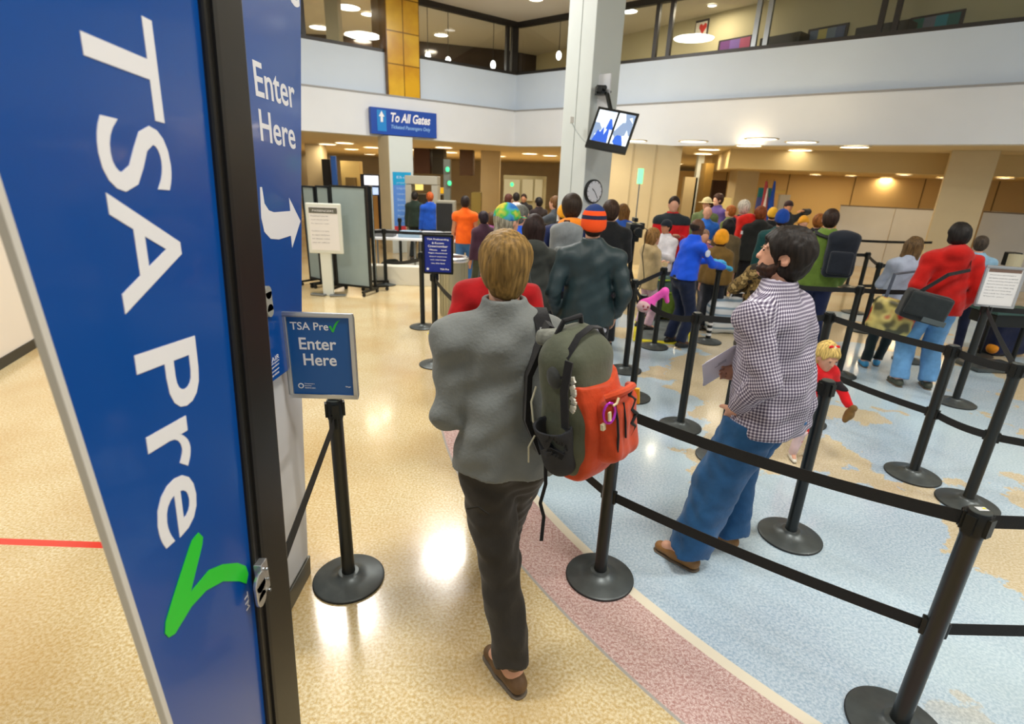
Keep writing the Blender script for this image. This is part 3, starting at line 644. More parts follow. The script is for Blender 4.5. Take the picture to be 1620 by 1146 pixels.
        for sg in (-1, 1):
            Hh.ell(q(sg*.095, .012, -.022), P(.030, .032, .042)*hs, Rh, k=.01, op='s')
            if st == 'long':
                Hh.cone(q(sg*.055, -.045, -.01), q(sg*.06, -.055, -.17), .040*s, .032*s, k=.04)
        if st == 'long': Hh.cone(q(0, -.06, 0), q(0, -.075, -.22), .060*s, .045*s, k=.04, side=Rh @ npv(1, 0, 0), sc=1.5)
        elif st == 'bald': Hh.plane(q(0, 0, .02), Rh @ npv(0, .3, 1))
        if fine: Hh.warp(.0045, 130, 5, (1, 1, .22)); Hh.warp(.004, 45, 6, (1, 1, .5))
        hr = Hh.mesh('hair', hm, res*.8 if not fine else res*.7, root)
        f.hair = hr
    if hat: hat_on(f, hat, res, hs)
    f.q = q; f.P = P; return f
def hair_mat(name, c):
    m = bpy.data.materials.new(name); m.use_nodes = True; nt = m.node_tree; b = nt.nodes['Principled BSDF']; b.inputs['Roughness'].default_value = .55; b.inputs['Specular IOR Level'].default_value = .25
    tc = nt.nodes.new('ShaderNodeTexCoord'); mp = nt.nodes.new('ShaderNodeMapping'); mp.inputs['Scale'].default_value = (90, 90, 9)
    n = nt.nodes.new('ShaderNodeTexNoise'); n.inputs['Scale'].default_value = 1; n.inputs['Detail'].default_value = 3; nt.links.new(tc.outputs['Object'], mp.inputs[0]); nt.links.new(mp.outputs[0], n.inputs['Vector'])
    r = nt.nodes.new('ShaderNodeValToRGB'); r.color_ramp.elements[0].position = .32; r.color_ramp.elements[0].color = tuple(v*.45 for v in c[:3])+(1,); r.color_ramp.elements[1].position = .68; r.color_ramp.elements[1].color = tuple(min(1, v*1.4) for v in c[:3])+(1,)
    bp = nt.nodes.new('ShaderNodeBump'); bp.inputs['Strength'].default_value = .5; bp.inputs['Distance'].default_value = .004
    nt.links.new(n.outputs[0], r.inputs[0]); nt.links.new(r.outputs[0], b.inputs['Base Color']); nt.links.new(n.outputs[0], bp.inputs['Height']); nt.links.new(bp.outputs[0], b.inputs['Normal']); return m
def hat_on(f, hat, res, hs):
    kind, c = hat; s = f.s*hs; q = lambda *a: f.hc+f.Rh @ (npv(*a)*s); root = f.root; H_ = SDF(); m = c if not isinstance(c, tuple) else cloth('hat_%d_%d_%d' % c, C(*c), rough=.9)
    if kind == 'beanie':
        H_.ell(q(0, -.014, .035), npv(.095, .112, .118)*s, f.Rh, k=.02); H_.ell(q(0, -.018, -.01), npv(.094, .108, .09)*s, f.Rh, k=.02); H_.plane(q(0, 0, -.012), f.Rh @ npv(0, .38, -1)); H_.mesh('beanie', m, res, root)
    elif kind == 'cap':
        H_.ell(q(0, -.01, .035), npv(.093, .110, .104)*s, f.Rh, k=.02); H_.plane(q(0, 0, .010), f.Rh @ npv(0, .15, -1)); o = H_.mesh('cap', m, res, root)
        V_ = SDF(); V_.cone(q(0, .07, .035), q(0, .125, .028), .062*s, .055*s, k=.01, side=f.Rh @ npv(0, .1, 1), sc=.12); V_.mesh('visor', m, res*.7, o)
    elif kind == 'brim':
        H_.ell(q(0, -.005, .05), npv(.094, .112, .10)*s, f.Rh, k=.02); H_.plane(q(0, 0, .04), f.Rh @ npv(0, 0, -1)); o = H_.mesh('hat', m, res, root)
        V_ = SDF(); V_.cone(q(0, -.01, .045), q(0, .012, .045), .17*s, .17*s, k=.01, side=f.Rh @ npv(0, 0, 1), sc=.07); V_.mesh('brim', m, res*.7, o)
def backpack_on(f, c, label, accent=None, size=1.0, side=0.0, strapc=(30, 30, 32), res=.015):
    """a backpack worn by figure f, standing as a thing of its own"""
    r = f.root; s = f.s; Mw = Matrix.Rotation(r.rotation_euler.z, 4, 'Z')
    root = empty('backpack', r.location, label, 'backpack', rz=r.rotation_euler.z)
    cen = f.chest+npv(side, -.215, -.03)*s; S = SDF()
    S.box(cen, npv(.145, .075, .23)*s*size, rr=.06*s, k=.03); S.ell(cen+npv(0, -.02, .16)*s*size, npv(.12, .08, .10)*s*size, k=.04); S.warp(.006, 22, 2)
    S.mesh('main_bag', cloth('pack_%d_%d_%d' % c, C(*c)), res, root)
    ac = accent or c; P_ = SDF(); P_.box(cen+npv(0, -.085, -.07)*s*size, npv(.11, .035, .12)*s*size, rr=.03*s, k=.02); P_.mesh('front_pocket', cloth('pack_%d_%d_%d' % ac, C(*ac), noise=.2), res, root)
    for sg in (-1, 1):
        mb = MB(); n = f.sh[(sg+1)//2]; pts = [cen+npv(sg*.10, .06, .17)*s, n*npv(.62, 1, 1)+npv(0, -.085, .085)*s, n*npv(.62, 1, 1)+npv(0, .0, .115)*s, n*npv(.62, 1, 1)+npv(0, .095, .03)*s, f.chest+npv(sg*.12, .165, .0)*s, f.chest+npv(sg*.19, .06, -.16)*s, cen+npv(sg*.12, .06, -.17)*s]
        mb.ribbon([Vector(p) for p in pts], Vector((1, 0, 0)), .055*s, .012); mb.build('strap', cloth('strap_%d_%d_%d' % strapc, C(*strapc)), root, smooth=True)
    MB().tube([cen+npv(-.03, .02, .235)*s, cen+npv(-.02, .0, .27)*s, cen+npv(.02, .0, .27)*s, cen+npv(.03, .02, .235)*s], .008).build('grab_handle', mat('strap_black', C(28, 28, 30), .8), root, smooth=True)
    return root
# ---------------------------------------------------------------- stanchions and belts
M_base = mat('stanchion_base_grey', C(86, 92, 92), .38, .5, noise=.12, nscale=14)
M_rim = mat('rubber_rim', C(24, 26, 26), .6)
M_belt = mat('black_webbing', C(18, 20, 20), .75, bump=.3, bscale=300)
M_pole = mat('stanchion_pole_black', C(20, 24, 22), .34, .2, coat=.2)
M_cap = mat('stanchion_cap_grey', C(92, 98, 96), .35, .6)
def build_stanchion(label, x, y, h=1.0):
    root = empty('belt_stanchion', (x, y, 0), label, 'stanchion')
    MB().lathe((0, 0, 0), [(.172, .004), (.173, .012), (.165, .016), (.10, .026), (.058, .040), (.050, .050), (.038, .052)], 48).build('base', M_base, root, smooth=True)
    MB().lathe((0, 0, 0), [(.168, .0), (.175, .001), (.176, .010), (.171, .0125)], 48).build('rubber_rim', M_rim, root, smooth=True)
    MB().lathe((0, 0, 0), [(.033, .045), (.033, .06), (.0315, .065), (.0315, h-.10), (.033, h-.095), (.033, h-.09)], 28).build('pole', M_pole, root, smooth=True)
    c = MB().lathe((0, 0, 0), [(.0345, h-.09), (.0355, h-.085), (.0355, h-.012), (.032, h-.003)], 28)
    for k in range(4):
        M_ = Matrix.Rotation(k*math.pi/2+.4, 4, 'Z'); c.box(M_ @ Vector((.036, 0, h-.048)), (.014, .030, .066), M_)
    c.build('belt_head', M_black, root, smooth=True)
    MB().lathe((0, 0, 0), [(.032, h-.004), (.030, h), (.001, h+.0015)], 28).build('cap', M_cap, root, smooth=True)
    return root
ST = {}
proto = build_stanchion('proto', 1.54, 1.48)
def st(key, label, x, y):
    if not ST: r = proto
    else:
        r = proto.copy(); col.objects.link(r); r.location = (x, y, 0)
        for ch in list(proto.children):
            if ch.name.split('.')[0] not in ('base', 'rubber_rim', 'pole', 'belt_head', 'cap'): continue
            c = ch.copy(); col.objects.link(c); c.parent = r
        if 'label' in r: pass
    r['label'] = label; ST[key] = r; return r
def belt(ka, kb, z=.955, z2=None, sag=.012, receiver=True, th=.0025, m=None):
    """webbing pulled out of stanchion ka and clipped to kb (a key or a point)"""
    a = ST[ka].location.copy() if isinstance(ka, str) else Vector(ka); b = ST[kb].location.copy() if isinstance(kb, str) else Vector(kb)
    par = ST[ka]; off = par.location; z2 = z if z2 is None else z2
    a = Vector((a.x, a.y, z)); b = Vector((b.x, b.y, z2)); d = (b-a); d.z = 0; d.normalize(); a0 = a+d*.035; b0 = b-d*.035
    pts = [a0.lerp(b0, t/10)-Vector((0, 0, sag*4*(t/10)*(1-t/10))) for t in range(11)]
    MB(off).ribbon(pts, Vector((0, 0, 1)), .05, th).build('belt', m or M_belt, par)
    ang = math.atan2(d.y, d.x); Mz = Matrix.Rotation(ang, 4, 'Z')
    if receiver: MB(off).box(b0+d*.004, (.022, .022, .068), Mz).build('belt_clip', M_black, par, bevel=.003)
    MB(off).box(a0-d*.004, (.022, .030, .068), Mz).build('belt_clip', M_black, par, bevel=.003)
# foreground and mid-field posts
F3 = lambda px, py: on_floor(px, py, 1.0)
pts = [
 ('F', 'nearest black stanchion at the lower right corner, its top carrying a sticker', (1.54, 1.48)),
 ('A', 'black stanchion holding the silver framed Enter Here sign at left', (-.79, 2.17)),
 ('B', 'black stanchion standing on the pink floor band under the orange backpack', (.5, 2.25)),
 ('C', 'black stanchion standing in front of the little girl in red', (1.69, 2.65)),
 ('D', 'black stanchion in front of the jeans of the red hooded person', (2.96, 3.42)),
 ('E', 'black stanchion at the right edge, second in size after the nearest one', (3.08, 3.07)),
 ('G', 'black stanchion carrying the white paper notice in a silver frame at right', (4.38, 4.85)),
 ('H', 'black stanchion just left of the white papers of the checked shirt man', (1.45, 4.09)),
 ('I', 'black stanchion with the pink plush toy hanging at its top', (1.16, 4.69)),
 ('J', 'black stanchion right beside the dark leather jacket', (1.24, 5.45))]
for k, l, (x, y) in pts: st(k, l, x, y)
for k, l, px, py, z in (
 ('K', 'black stanchion in front of the yellow edged grey mat', 1034.5, 549, 0), ('L', 'black stanchion with striped foot under the hands of the officer in blue', 1119, 541, 0),
 ('M', 'black stanchion carrying the small dark blue notice', 689, 577, 0), ('N', 'black stanchion just left of the one with the blue notice', 669, 517.6, 0),
 ('O', 'black stanchion at the far left beside the grey folding screens', 611, 451, 0), ('P', 'black stanchion between the green jacket and the bent woman, seen through the rails', 1364, 524, 0),
 ('Q', 'black stanchion whose base shows between the legs of the red hooded person', 1437, 571, 0), ('R', 'black stanchion behind the white notice at right, beside the pale podium', 1559, 557, 0),
 ('S', 'black stanchion standing right in front of the checked shirt man', 1138, 724, 0),
 ('T', 'black stanchion just right of the back of the checked shirt man', 1314, 494, 1.0),
 ('U', 'black stanchion between the large black backpack and the patterned tote bag', 1362, 452.5, 1.0),
 ('V', 'black stanchion before the pale partitions, left one of the far pair', 1374, 399, 1.0),
 ('W', 'black stanchion between the trash can and the red jacket', 723, 469, 1.0),
 ('X', 'small far black stanchion in front of the white column with the blue poster', 632, 345, 1.0),
 ('Y', 'far black stanchion against the pale partitions right of the black backpack', 1358, 377, 1.0)):
    p = on_floor(px, py, z); st(k, l, p.x, p.y)
belt('F', 'B', .955, sag=.03); belt('F', 'B', .50, sag=.02)
pr1 = Vector((3.3, 1.55, 0)); belt('F', pr1, .955, receiver=False); belt('F', pr1, .50, receiver=False)
belt('T', 'D', .955); belt('T', 'D', .50); belt('D', 'E', .955); belt('D', 'E', .50)
belt('E', (4.3, 2.6, 0), .955, receiver=False); belt('E', (4.3, 2.6, 0), .50, receiver=False)
belt('J', 'I', .94); belt('H', 'I', .94, sag=.05); belt('H', 'T', .955, sag=.03); belt('K', 'J', .94, sag=.0)
belt('B', (.1, 3.0, 0), .50, receiver=False, sag=0)
belt('A', (-.625, 1.10, 0), .90, z2=.88, sag=0.0, receiver=False)
_b = ST['B'].location; _u = (_b-Vector((.1, 3.0, 0))).normalized(); _n = _u.cross(Vector((0, 0, 1)))
text('belt_lettering', 'LAVI', Vector((.27, 2.68, .488))-_b+_n*.0016+Vector((0, 0, 0)), _u, (0, 0, 1), .16, M_cap, ST['B'], height=.026)
belt('M', 'W', .94, sag=.02); belt('M', 'W', .45, sag=.02); belt('N', 'O', .90, .42, sag=.03)
belt('O', (-1.0, 9.6, 0), .95, receiver=False); belt('O', (-3.4, 9.3, 0), .95, receiver=False)
belt('U', (ST['U'].location+Vector((-1.1, .2, 0))), .95, receiver=False); belt('U', (ST['U'].location+Vector((.9, .1, 0))), .95, receiver=False)
belt('V', (ST['V'].location+Vector((-1.4, .2, 0))), .95, receiver=False); belt('P', (ST['P'].location+Vector((1.9, .6, 0))), .95, receiver=False); belt('P', 'V', .95); 
belt('V', (ST['V'].location+Vector((1.2, .4, 0))), .45, receiver=False); belt('P', (ST['P'].location+Vector((1.8, .5, 0))), .45, receiver=False)
belt('Y', (ST['Y'].location+Vector((1.7, .2, 0))), .95, receiver=False); belt('Y', (ST['Y'].location+Vector((-.7, .1, 0))), .95, receiver=False)
belt('G', 'E', .955); belt('G', (5.8, 4.7, 0), .955, receiver=False)
# sticker on the nearest post
MB().box((.004, .002, 1.0025), (.034, .022, .001)).build('sticker', mat('pale_sticker', C(200, 204, 204), .5), ST['F'])
MB().box((.012, .004, 1.0034), (.010, .007, .001)).build('sticker_mark', mat('yellow_mark', C(230, 220, 40), .5), ST['F'])
# gaffer stripes on the foot of L
for k in range(3): MB().lathe((0, 0, 0), [(.033, .09+k*.07), (.0335, .092+k*.07), (.0335, .12+k*.07), (.033, .122+k*.07)], 20).build('foot_stripe', M_white, ST['L'])

# ---------------------------------------------------------------- framed signs on posts
M_alu = mat('brushed_aluminium_frame', C(200, 202, 204), .28, .85)
M_tsa = mat('sign_face_blue', C(20, 88, 156), .35)
def frame_sign(parent, c, yaw, w_, h_, face_m, frame_m, tilt=0.0, th=.018):
    """panel in a rounded frame; U right, V up, N towards the reader"""
    Mz = Matrix.Rotation(yaw, 3, 'Z') @ Matrix.Rotation(tilt, 3, 'Y'); U = Mz @ Vector((1, 0, 0)); V = Mz @ Vector((0, 0, 1)); N = Mz @ Vector((0, -1, 0)); c = Vector(c)
    fr = MB(); b = .018
    for p in ([(-w_/2-b, -h_/2-b), (w_/2+b, -h_/2-b), (w_/2+b, -h_/2), (-w_/2-b, -h_/2)], [(-w_/2-b, h_/2), (w_/2+b, h_/2), (w_/2+b, h_/2+b), (-w_/2-b, h_/2+b)],
              [(-w_/2-b, -h_/2), (-w_/2, -h_/2), (-w_/2, h_/2), (-w_/2-b, h_/2)], [(w_/2, -h_/2), (w_/2+b, -h_/2), (w_/2+b, h_/2), (w_/2, h_/2)]):
        fr.prism(p, c, U, V, N, th)
    fr.build('sign_frame', frame_m, parent, bevel=.003)
    MB().prism([(-w_/2, -h_/2), (w_/2, -h_/2), (w_/2, h_/2), (-w_/2, h_/2)], c+N*.002, U, V, N, .006).build('sign_face', face_m, parent)
    return U, V, N, c+N*.0085
def check_mark(name, O, U, V, N, w_, m, parent, th=.001):
    P_ = [(0, .42), (.10, .50), (.22, .50), (.34, .26), (.44, .46), (.60, .70), (.78, .88), (1.0, .99), (1.0, 1.0), (.84, 1.0), (.62, .90), (.46, .72), (.40, .60), (.40, .08), (.34, 0), (.26, 0)]
    P_ = [(0, .44), (.09, .52), (.20, .50), (.30, .22), (.42, .50), (.58, .76), (.76, .93), (1.0, 1.02), (.80, .80), (.62, .50), (.46, .14), (.38, -.02), (.26, -.02), (.14, .24)]
    return MB().prism([(x*w_, y*w_*1.05) for x, y in P_], O, U, V, N, th).build(name, m, parent)
M_green = mat('check_green', C(40, 190, 62), .35)
A = ST['A']
U, V, N, c = frame_sign(A, (-.035, -.01, 1.205), R(1.5), .262, .355, M_tsa, M_alu, th=.016)
text('sign_lettering', 'TSA Pre', c-U*.118+V*.118, U, V, .160, M_white, A, height=.034, bold=.01)
check_mark('green_check_mark', c+U*.044+V*.112, U, V, N, .050, M_green, A)
text('sign_lettering', 'Enter', c-U*.088+V*.030, U, V, .158, M_white, A, height=.054, bold=.015)
text('sign_lettering', 'Here', c-U*.076-V*.042, U, V, .142, M_white, A, height=.054, bold=.015)
MB().cyl(c-U*.098-V*.138, c-U*.098-V*.138+N*.001, .0125, n=20).build('agency_seal', M_white, A)
MB().cyl(c-U*.098-V*.138+N*.001, c-U*.098-V*.138+N*.0015, .008, n=16).build('seal_ring', M_tsa, A)
for k, (t_, w2) in enumerate((('Transportation', .044), ('Security', .030), ('Administration', .046))):
    text('small_lettering', t_, c-U*.082-V*(.131+.0095*k), U, V, w2, M_white, A, height=.006)
text('small_lettering', 'TSA.gov', c+U*.096-V*.142, U, V, .024, M_white, A, height=.007, bold=.02)
MB().box((-.0, -.0, 1.012), (.05, .03, .02)).build('sign_adapter', M_alu, A, bevel=.003)
# small blue notice
Mst = ST['M']; cN = at_Y(693.5, 402, Mst.location.y)-Mst.location
M_navy = mat('notice_navy', C(16, 40, 140), .4)
U, V, N, c = frame_sign(Mst, (cN.x, -.02, cN.z), R(-2), .27, .36, M_navy, M_black)
for k, (t_, w2, h2) in enumerate((('TSA Preboarding', .22, .022), ('& Known', .12, .020), ('Crewmember', .20, .022), ('Pilots    and', .17, .014), ('Flight Attendants', .19, .015), ('Airport employees', .18, .013), ('with valid badge', .16, .013), ('use this lane', .14, .013))):
    text('notice_lettering', t_, c+V*(.135-.033*k), U, V, w2, M_white, Mst, height=h2, align='C', bold=.02)
MB().cyl(c-U*.105-V*.15, c-U*.105-V*.15+N*.001, .013, n=14).build('agency_seal', M_white, Mst)
text('notice_lettering', 'TSA Pre', c+U*.02-V*.157, U, V, .09, M_white, Mst, height=.018, bold=.03)
MB().box((cN.x*.5, 0, 1.06), (.06, .03, .14)).build('sign_adapter', M_black, Mst)
# white notice at right
G = ST['G']; cN = at_Y(1577, 453, G.location.y)-G.location
M_paper = mat('notice_paper', C(236, 234, 232), .6); M_txt = mat('print_grey', C(150, 150, 155), .7)
U, V, N, c = frame_sign(G, (cN.x, -.03, cN.z), R(-14), .27, .34, M_paper, M_alu, tilt=R(0))
MB().prism([(-.125, .13), (.125, .13), (.125, .16), (-.125, .16)], c, U, V, N, .001).build('notice_heading', mat('heading_brown', C(120, 96, 84), .6), G)
lines = ('Attention passengers', 'All items must be screened', 'before entering the gate area', 'Remove jackets and shoes', 'Liquids in one clear bag', 'Have ID and boarding', 'pass ready for the officer', 'Thank you')
for k, t_ in enumerate(lines): text('notice_lettering', t_, c-U*.11+V*(.10-.028*k), U, V, .13+.012*len(t_)*.3, M_txt, G, height=.010)
MB().box((cN.x*.5, 0, 1.04), (.08, .02, .10)).build('sign_adapter', M_alu, G)

# ---------------------------------------------------------------- the two tall blue boards at left
X1 = -.62
M_bb = mat('board_blue', C(0, 74, 156), .28, coat=.3); M_edge = mat('board_edge', C(214, 210, 200), .5)
def onX(px, py, X): r = ray(px, py); return CAM + r*(X/r.x)
def strip(x, xb, pts):       # pts: list of (y,z) polygon in plane x, extruded back to xb
    return MB(RB).prism([(p[0], p[1]) for p in pts], (x, 0, 0), (0, 1, 0), (0, 0, 1), (-1, 0, 0), x-xb)
RB = Vector((X1, 1.0, 0))
ban = empty('banner_sign', RB, 'tall blue board lettered TSA Pre with green check mark, black post at its side', 'sign')
zt = 2.75; zb = .02
lineY = lambda p, q, z: p[0]+(q[0]-p[0])*(z-p[1])/(q[1]-p[1])
eL = ((.660, 2.0), (.712, .98)); eR = ((1.165, 2.264), (1.0, .573)); eP = ((1.327, 2.307), (1.160, .347))
L_ = lambda z: lineY(*eL, z); R_ = lambda z: lineY(*eR, z); P_ = lambda z: lineY(*eP, z)
strip(X1, X1-.012, [(L_(zb), zb), (R_(zb), zb), (R_(zt), zt), (L_(zt), zt)]).build('board', M_bb, ban)
strip(X1+.002, X1-.012, [(L_(zb)-.012, zb), (L_(zb), zb), (L_(zt), zt), (L_(zt)-.012, zt)]).build('edge_trim', M_edge, ban, bevel=.002)
strip(X1+.012, X1-.06, [(R_(zb), zb), (P_(zb), zb), (P_(zt), zt), (R_(zt), zt)]).build('post', mat('post_black', C(20, 18, 14), .42), ban, bevel=.006)
strip(X1+.018, X1+.010, [(R_(zb)+.02, zb), (R_(zb)+.035, zb), (R_(zt)+.035, zt), (R_(zt)+.02, zt)]).build('post_groove', mat('groove_black', C(12, 10, 8), .5), ban)
MB(RB).box((X1-.03, (L_(0)+P_(0))/2, .012), (.30, .62, .024)).build('foot_plate', M_black, ban, bevel=.004)
def btext(s_, z0, z1, y0, y1, cap, bold):
    O = Vector((X1, y0, z0)); e = Vector((X1, y1, z1)); U = (e-O).normalized(); V = U.cross(Vector((-1, 0, 0))).normalized()
    V = Vector((0, 1, 0))-U*U.y; V.normalize()
    if U.cross(V).x < 0: pass
    text('banner_lettering', s_, O, U, V, (e-O).length, M_white, ban, height=cap, bold=bold, ext=.0012, off=RB)
btext('TSA', 2.205, 1.742, .845, .812, .168, .008)
btext('Pre', 1.672, 1.305, .812, .778, .170, .008)
# green check mark, lying on its side like the lettering
ckp = [(0, .46), (.05, .53), (.14, .54), (.22, .47), (.33, .25), (.50, .53), (.70, .78), (.88, .93), (.985, .99), (1.0, .96), (.86, .80), (.66, .50), (.50, .18), (.42, .02), (.34, -.02), (.27, .02), (.12, .33), (.02, .41)]
pxs = [(313, 843), (303, 855), (298, 868), (274, 942), (261, 985), (260, 1003), (266, 1009), (276, 1003), (302, 960), (325, 935), (352, 920), (378, 920), (389, 924), (392, 908), (388, 896), (375, 891), (352, 893), (330, 902), (304, 933), (300, 940), (319, 862), (320, 850)]
poly = [(lambda q: (q.y-RB.y, q.z))(onX(a, b_, X1)) for a, b_ in pxs]
MB().prism(poly, (.0005, 0, 0), (0, 1, 0), (0, 0, 1), (1, 0, 0), .0012).build('green_check_mark', mat('check_green_bright', C(44, 206, 50), .3), ban)
q = onX(386, 944, X1); text('small_lettering', 'TM', q, (0, 0, -1), (0, 1, 0), .045, M_white, ban, height=.016, off=RB)
# latch clip
q = onX(410, 925, X1+.02); cl = MB(RB); cl.box(q+Vector((.0, .018, .01)), (.02, .03, .085)); cl.cyl(q+Vector((.004, -.010, .015)), q+Vector((.012, -.010, .015)), .026); cl.cyl(q+Vector((.004, -.014, -.028)), q+Vector((.012, -.014, -.028)), .021); cl.box(q+Vector((.008, -.012, -.006)), (.008, .046, .045))
cl.build('latch_plate', M_alu, ban, bevel=.002)
sc_ = MB(RB)
for dz in (.03, -.0, -.034): sc_.cyl(q+Vector((.012, .02, dz)), q+Vector((.016, .02, dz)), .004, n=8)
sc_.build('screw', M_silver, ban)
# second board
X2 = -1.0; RB = Vector((X2, 2.2, 0))
en = empty('directional_sign', RB, 'narrow blue board reading Enter Here with white curved arrow, on a pale grey pillar', 'sign')
_q = [onX(a, b, X2+.03) for a, b in ((380, 0), (430, 605), (476, 0), (478, 570))]
e1 = ((_q[0].y, _q[0].z), (_q[1].y, _q[1].z)); e2 = ((_q[2].y, _q[2].z), (_q[3].y, _q[3].z)); zt = 2.95
a1 = lambda z: lineY(*e1, z); a2 = lambda z: lineY(*e2, z)
b_l, b_r = onX(428, 605, X2), onX(478, 570, X2)
strip(X2+.03, X2+.008, [(_q[1].y, _q[1].z), (_q[3].y, _q[3].z), (a2(zt), zt), (a1(zt), zt)]).build('board', M_bb, en, bevel=.002)
strip(X2+.034, X2+.004, [(a1(.4)-.012, .4), (a1(.4), .4), (a1(zt), zt), (a1(zt)-.012, zt)]).build('edge_trim', M_edge, en)
strip(X2, X2-.12, [(1.70, .10), (2.21, .10), (2.37, 1.12), (2.60, 2.4), (1.95, 2.4)]).build('pillar', mat('pillar_pale_grey', C(206, 208, 210), .5), en, bevel=.02)
strip(X2+.004, X2-.124, [(1.69, .0), (2.20, .0), (2.215, .10), (1.69, .10)]).build('kick_base', mat('kick_base_grey', C(98, 98, 90), .4, .5), en, bevel=.003)
XT = X2+.0302
def etext(s_, zl, zr, yl, yr, cap):
    O = Vector((XT, yl, zl)); e = Vector((XT, yr, zr)); U = (e-O).normalized(); V = Vector((0, 0, 1))-U*U.z; V.normalize()
    text('banner_lettering', s_, O, U, V, (e-O).length, M_white, en, height=cap, bold=.012, off=RB)
def onT(px, py): q = onX(px, py, XT); return q.y, q.z
(y0, z0), (y1, z1) = onT(405, 152), onT(468, 173); (yt, zt_) = onT(399, 92); etext('Enter', z0, z1, y0, y1, (zt_-z0)*.97)
(y0, z0), (y1, z1) = onT(413, 223), onT(468, 237); (yt, zt_) = onT(408, 170); etext('Here', z0, z1, y0, y1, (zt_-z0)*.97)
ap = [(411, 296), (414, 296), (418, 322), (425, 333), (433, 336), (459, 334), (457, 313), (475, 350), (462, 392), (460, 373), (441, 379), (428, 378), (418, 367), (413, 345)]
MB().prism([(lambda q: (q[0]-RB.y, q[1]))(onT(*p)) for p in ap], (.0303, 0, 0), (0, 1, 0), (0, 0, 1), (1, 0, 0), .0012).build('white_arrow', M_white, en)
(y0, z0), (y1, z1) = onT(452, 0), onT(469, 8)
text('banner_lettering', 'e', Vector((XT, y0+.02, z1-.01)), (0, 1, 0), (0, 0, 1), .13, M_white, en, height=.14, off=RB)
for py, t_ in ((575, 'AIR'), (580, 'Airport'), (586, 'operations'), (593, 'checkpoint'), (599, 'services')):
    y0, z0 = onT(430, py); text('small_lettering', t_, Vector((XT, y0, z0)), (0, 1, 0), (0, 0, 1), .07, M_white, en, height=.010 if py > 575 else .02, off=RB)
q = onX(423, 478, X2+.035); cl = MB(RB); cl.box(q+Vector((0, .005, 0)), (.012, .055, .075)); cl.cyl(q+Vector((-.006, .008, .036)), q+Vector((.006, .008, .036)), .026); cl.cyl(q+Vector((-.006, .008, -.036)), q+Vector((.006, .008, -.036)), .026)
cl.build('hinge_plate', mat('hinge_grey', C(158, 160, 152), .4), en, smooth=True)

# ---------------------------------------------------------------- monitor, camera and clock on the tall column
mc = at_Y(969, 202, 7.9); mon = empty('monitor', mc, 'flat black monitor tilted on its bracket beside the tall grey column, showing two pictures', 'monitor')
Mm = Matrix.Rotation(R(-10), 3, 'Z') @ Matrix.Rotation(R(10), 3, 'X') @ Matrix.Rotation(R(9), 3, 'Y')
cor_ = [at_Y(947, 168, 7.9), at_Y(1012, 180, 7.8), at_Y(990, 239, 7.65), at_Y(925, 231, 7.75)]
U = (cor_[1]-cor_[0]).normalized(); V = (cor_[0]-cor_[3]); V = (V).normalized(); N = U.cross(V).normalized()
ww = (cor_[1]-cor_[0]).length; hh = (cor_[0]-cor_[3]).length; O = cor_[3]-mc
MB().prism([(0, 0), (ww, 0), (ww, hh), (0, hh)], O, U, V, -N, .06).build('casing', M_black, mon, bevel=.008)
scm = bpy.data.materials.new('camera_picture'); scm.use_nodes = True; nt = scm.node_tree; b = nt.nodes['Principled BSDF']; tc = nt.nodes.new('ShaderNodeTexCoord'); vo = nt.nodes.new('ShaderNodeTexVoronoi'); vo.inputs['Scale'].default_value = 9
rp = nt.nodes.new('ShaderNodeValToRGB'); rp.color_ramp.interpolation = 'CONSTANT'
for i, (p_, c_) in enumerate(((0, C(225, 235, 245)), (.35, C(40, 90, 190)), (.5, C(30, 40, 70)), (.6, C(190, 205, 225)), (.8, C(120, 140, 170)))):
    e_ = rp.color_ramp.elements[i] if i < 2 else rp.color_ramp.elements.new(p_); e_.position = p_; e_.color = c_
sepc = nt.nodes.new('ShaderNodeSeparateColor'); nt.links.new(tc.outputs['Object'], vo.inputs[0]); nt.links.new(vo.outputs['Color'], sepc.inputs[0]); nt.links.new(sepc.outputs[0], rp.inputs[0])
nt.links.new(rp.outputs[0], b.inputs['Emission Color']); b.inputs['Emission Strength'].default_value = 1.1; nt.links.new(rp.outputs[0], b.inputs['Base Color'])
for x0, x1 in ((.06, .50), (.55, .94)):
    MB().prism([(ww*x0, hh*.17), (ww*x1, hh*.17), (ww*x1, hh*.93), (ww*x0, hh*.93)], O+N*.001, U, V, N, .002).build('screen', scm, mon)
MB().prism([(ww*.10, hh*.17), (ww*.18, hh*.45), (ww*.24, hh*.40), (ww*.30, hh*.55), (ww*.34, hh*.35), (ww*.42, hh*.62), (ww*.47, hh*.17)], O+N*.003, U, V, N, .001).build('picture_figures', mat('lit_screen_blue', C(40, 90, 200), .5, emit=.8), mon)
MB().prism([(ww*.07, hh*.62), (ww*.36, hh*.62), (ww*.36, hh*.92), (ww*.07, hh*.92)], O+N*.003, U, V, N, .001).build('picture_sky', mat('lit_screen_white', C(235, 240, 250), .5, emit=.9), mon)
bk = at_Y(961, 150, 8.0)-mc
MB().tube([O+U*ww*.3+V*hh-N*.04, bk, at_Y(957, 146, 8.2)-mc], .03).build('mount_arm', M_black, mon)
cb = at_Y(950, 143, 8.15); cm = empty('security_camera', cb, 'black security camera above the monitor on the tall grey column', 'camera')
MB().box((0, 0, 0), (.13, .16, .11)).cyl((-.03, -.08, 0), (-.03, -.14, 0), .04, n=14).cyl((.04, -.08, .02), (.04, -.13, .02), .03, n=14).cyl((0, 0, 0), (.16, .12, .0), .018, n=8).build('housing', M_black, cm, bevel=.006)
MB().box((.02, .14, -.02), (.30, .03, .48), Matrix.Rotation(R(-38), 3, 'Z')).build('mount_plate', mat('mount_plate_white', C(226, 230, 236), .5), cm)
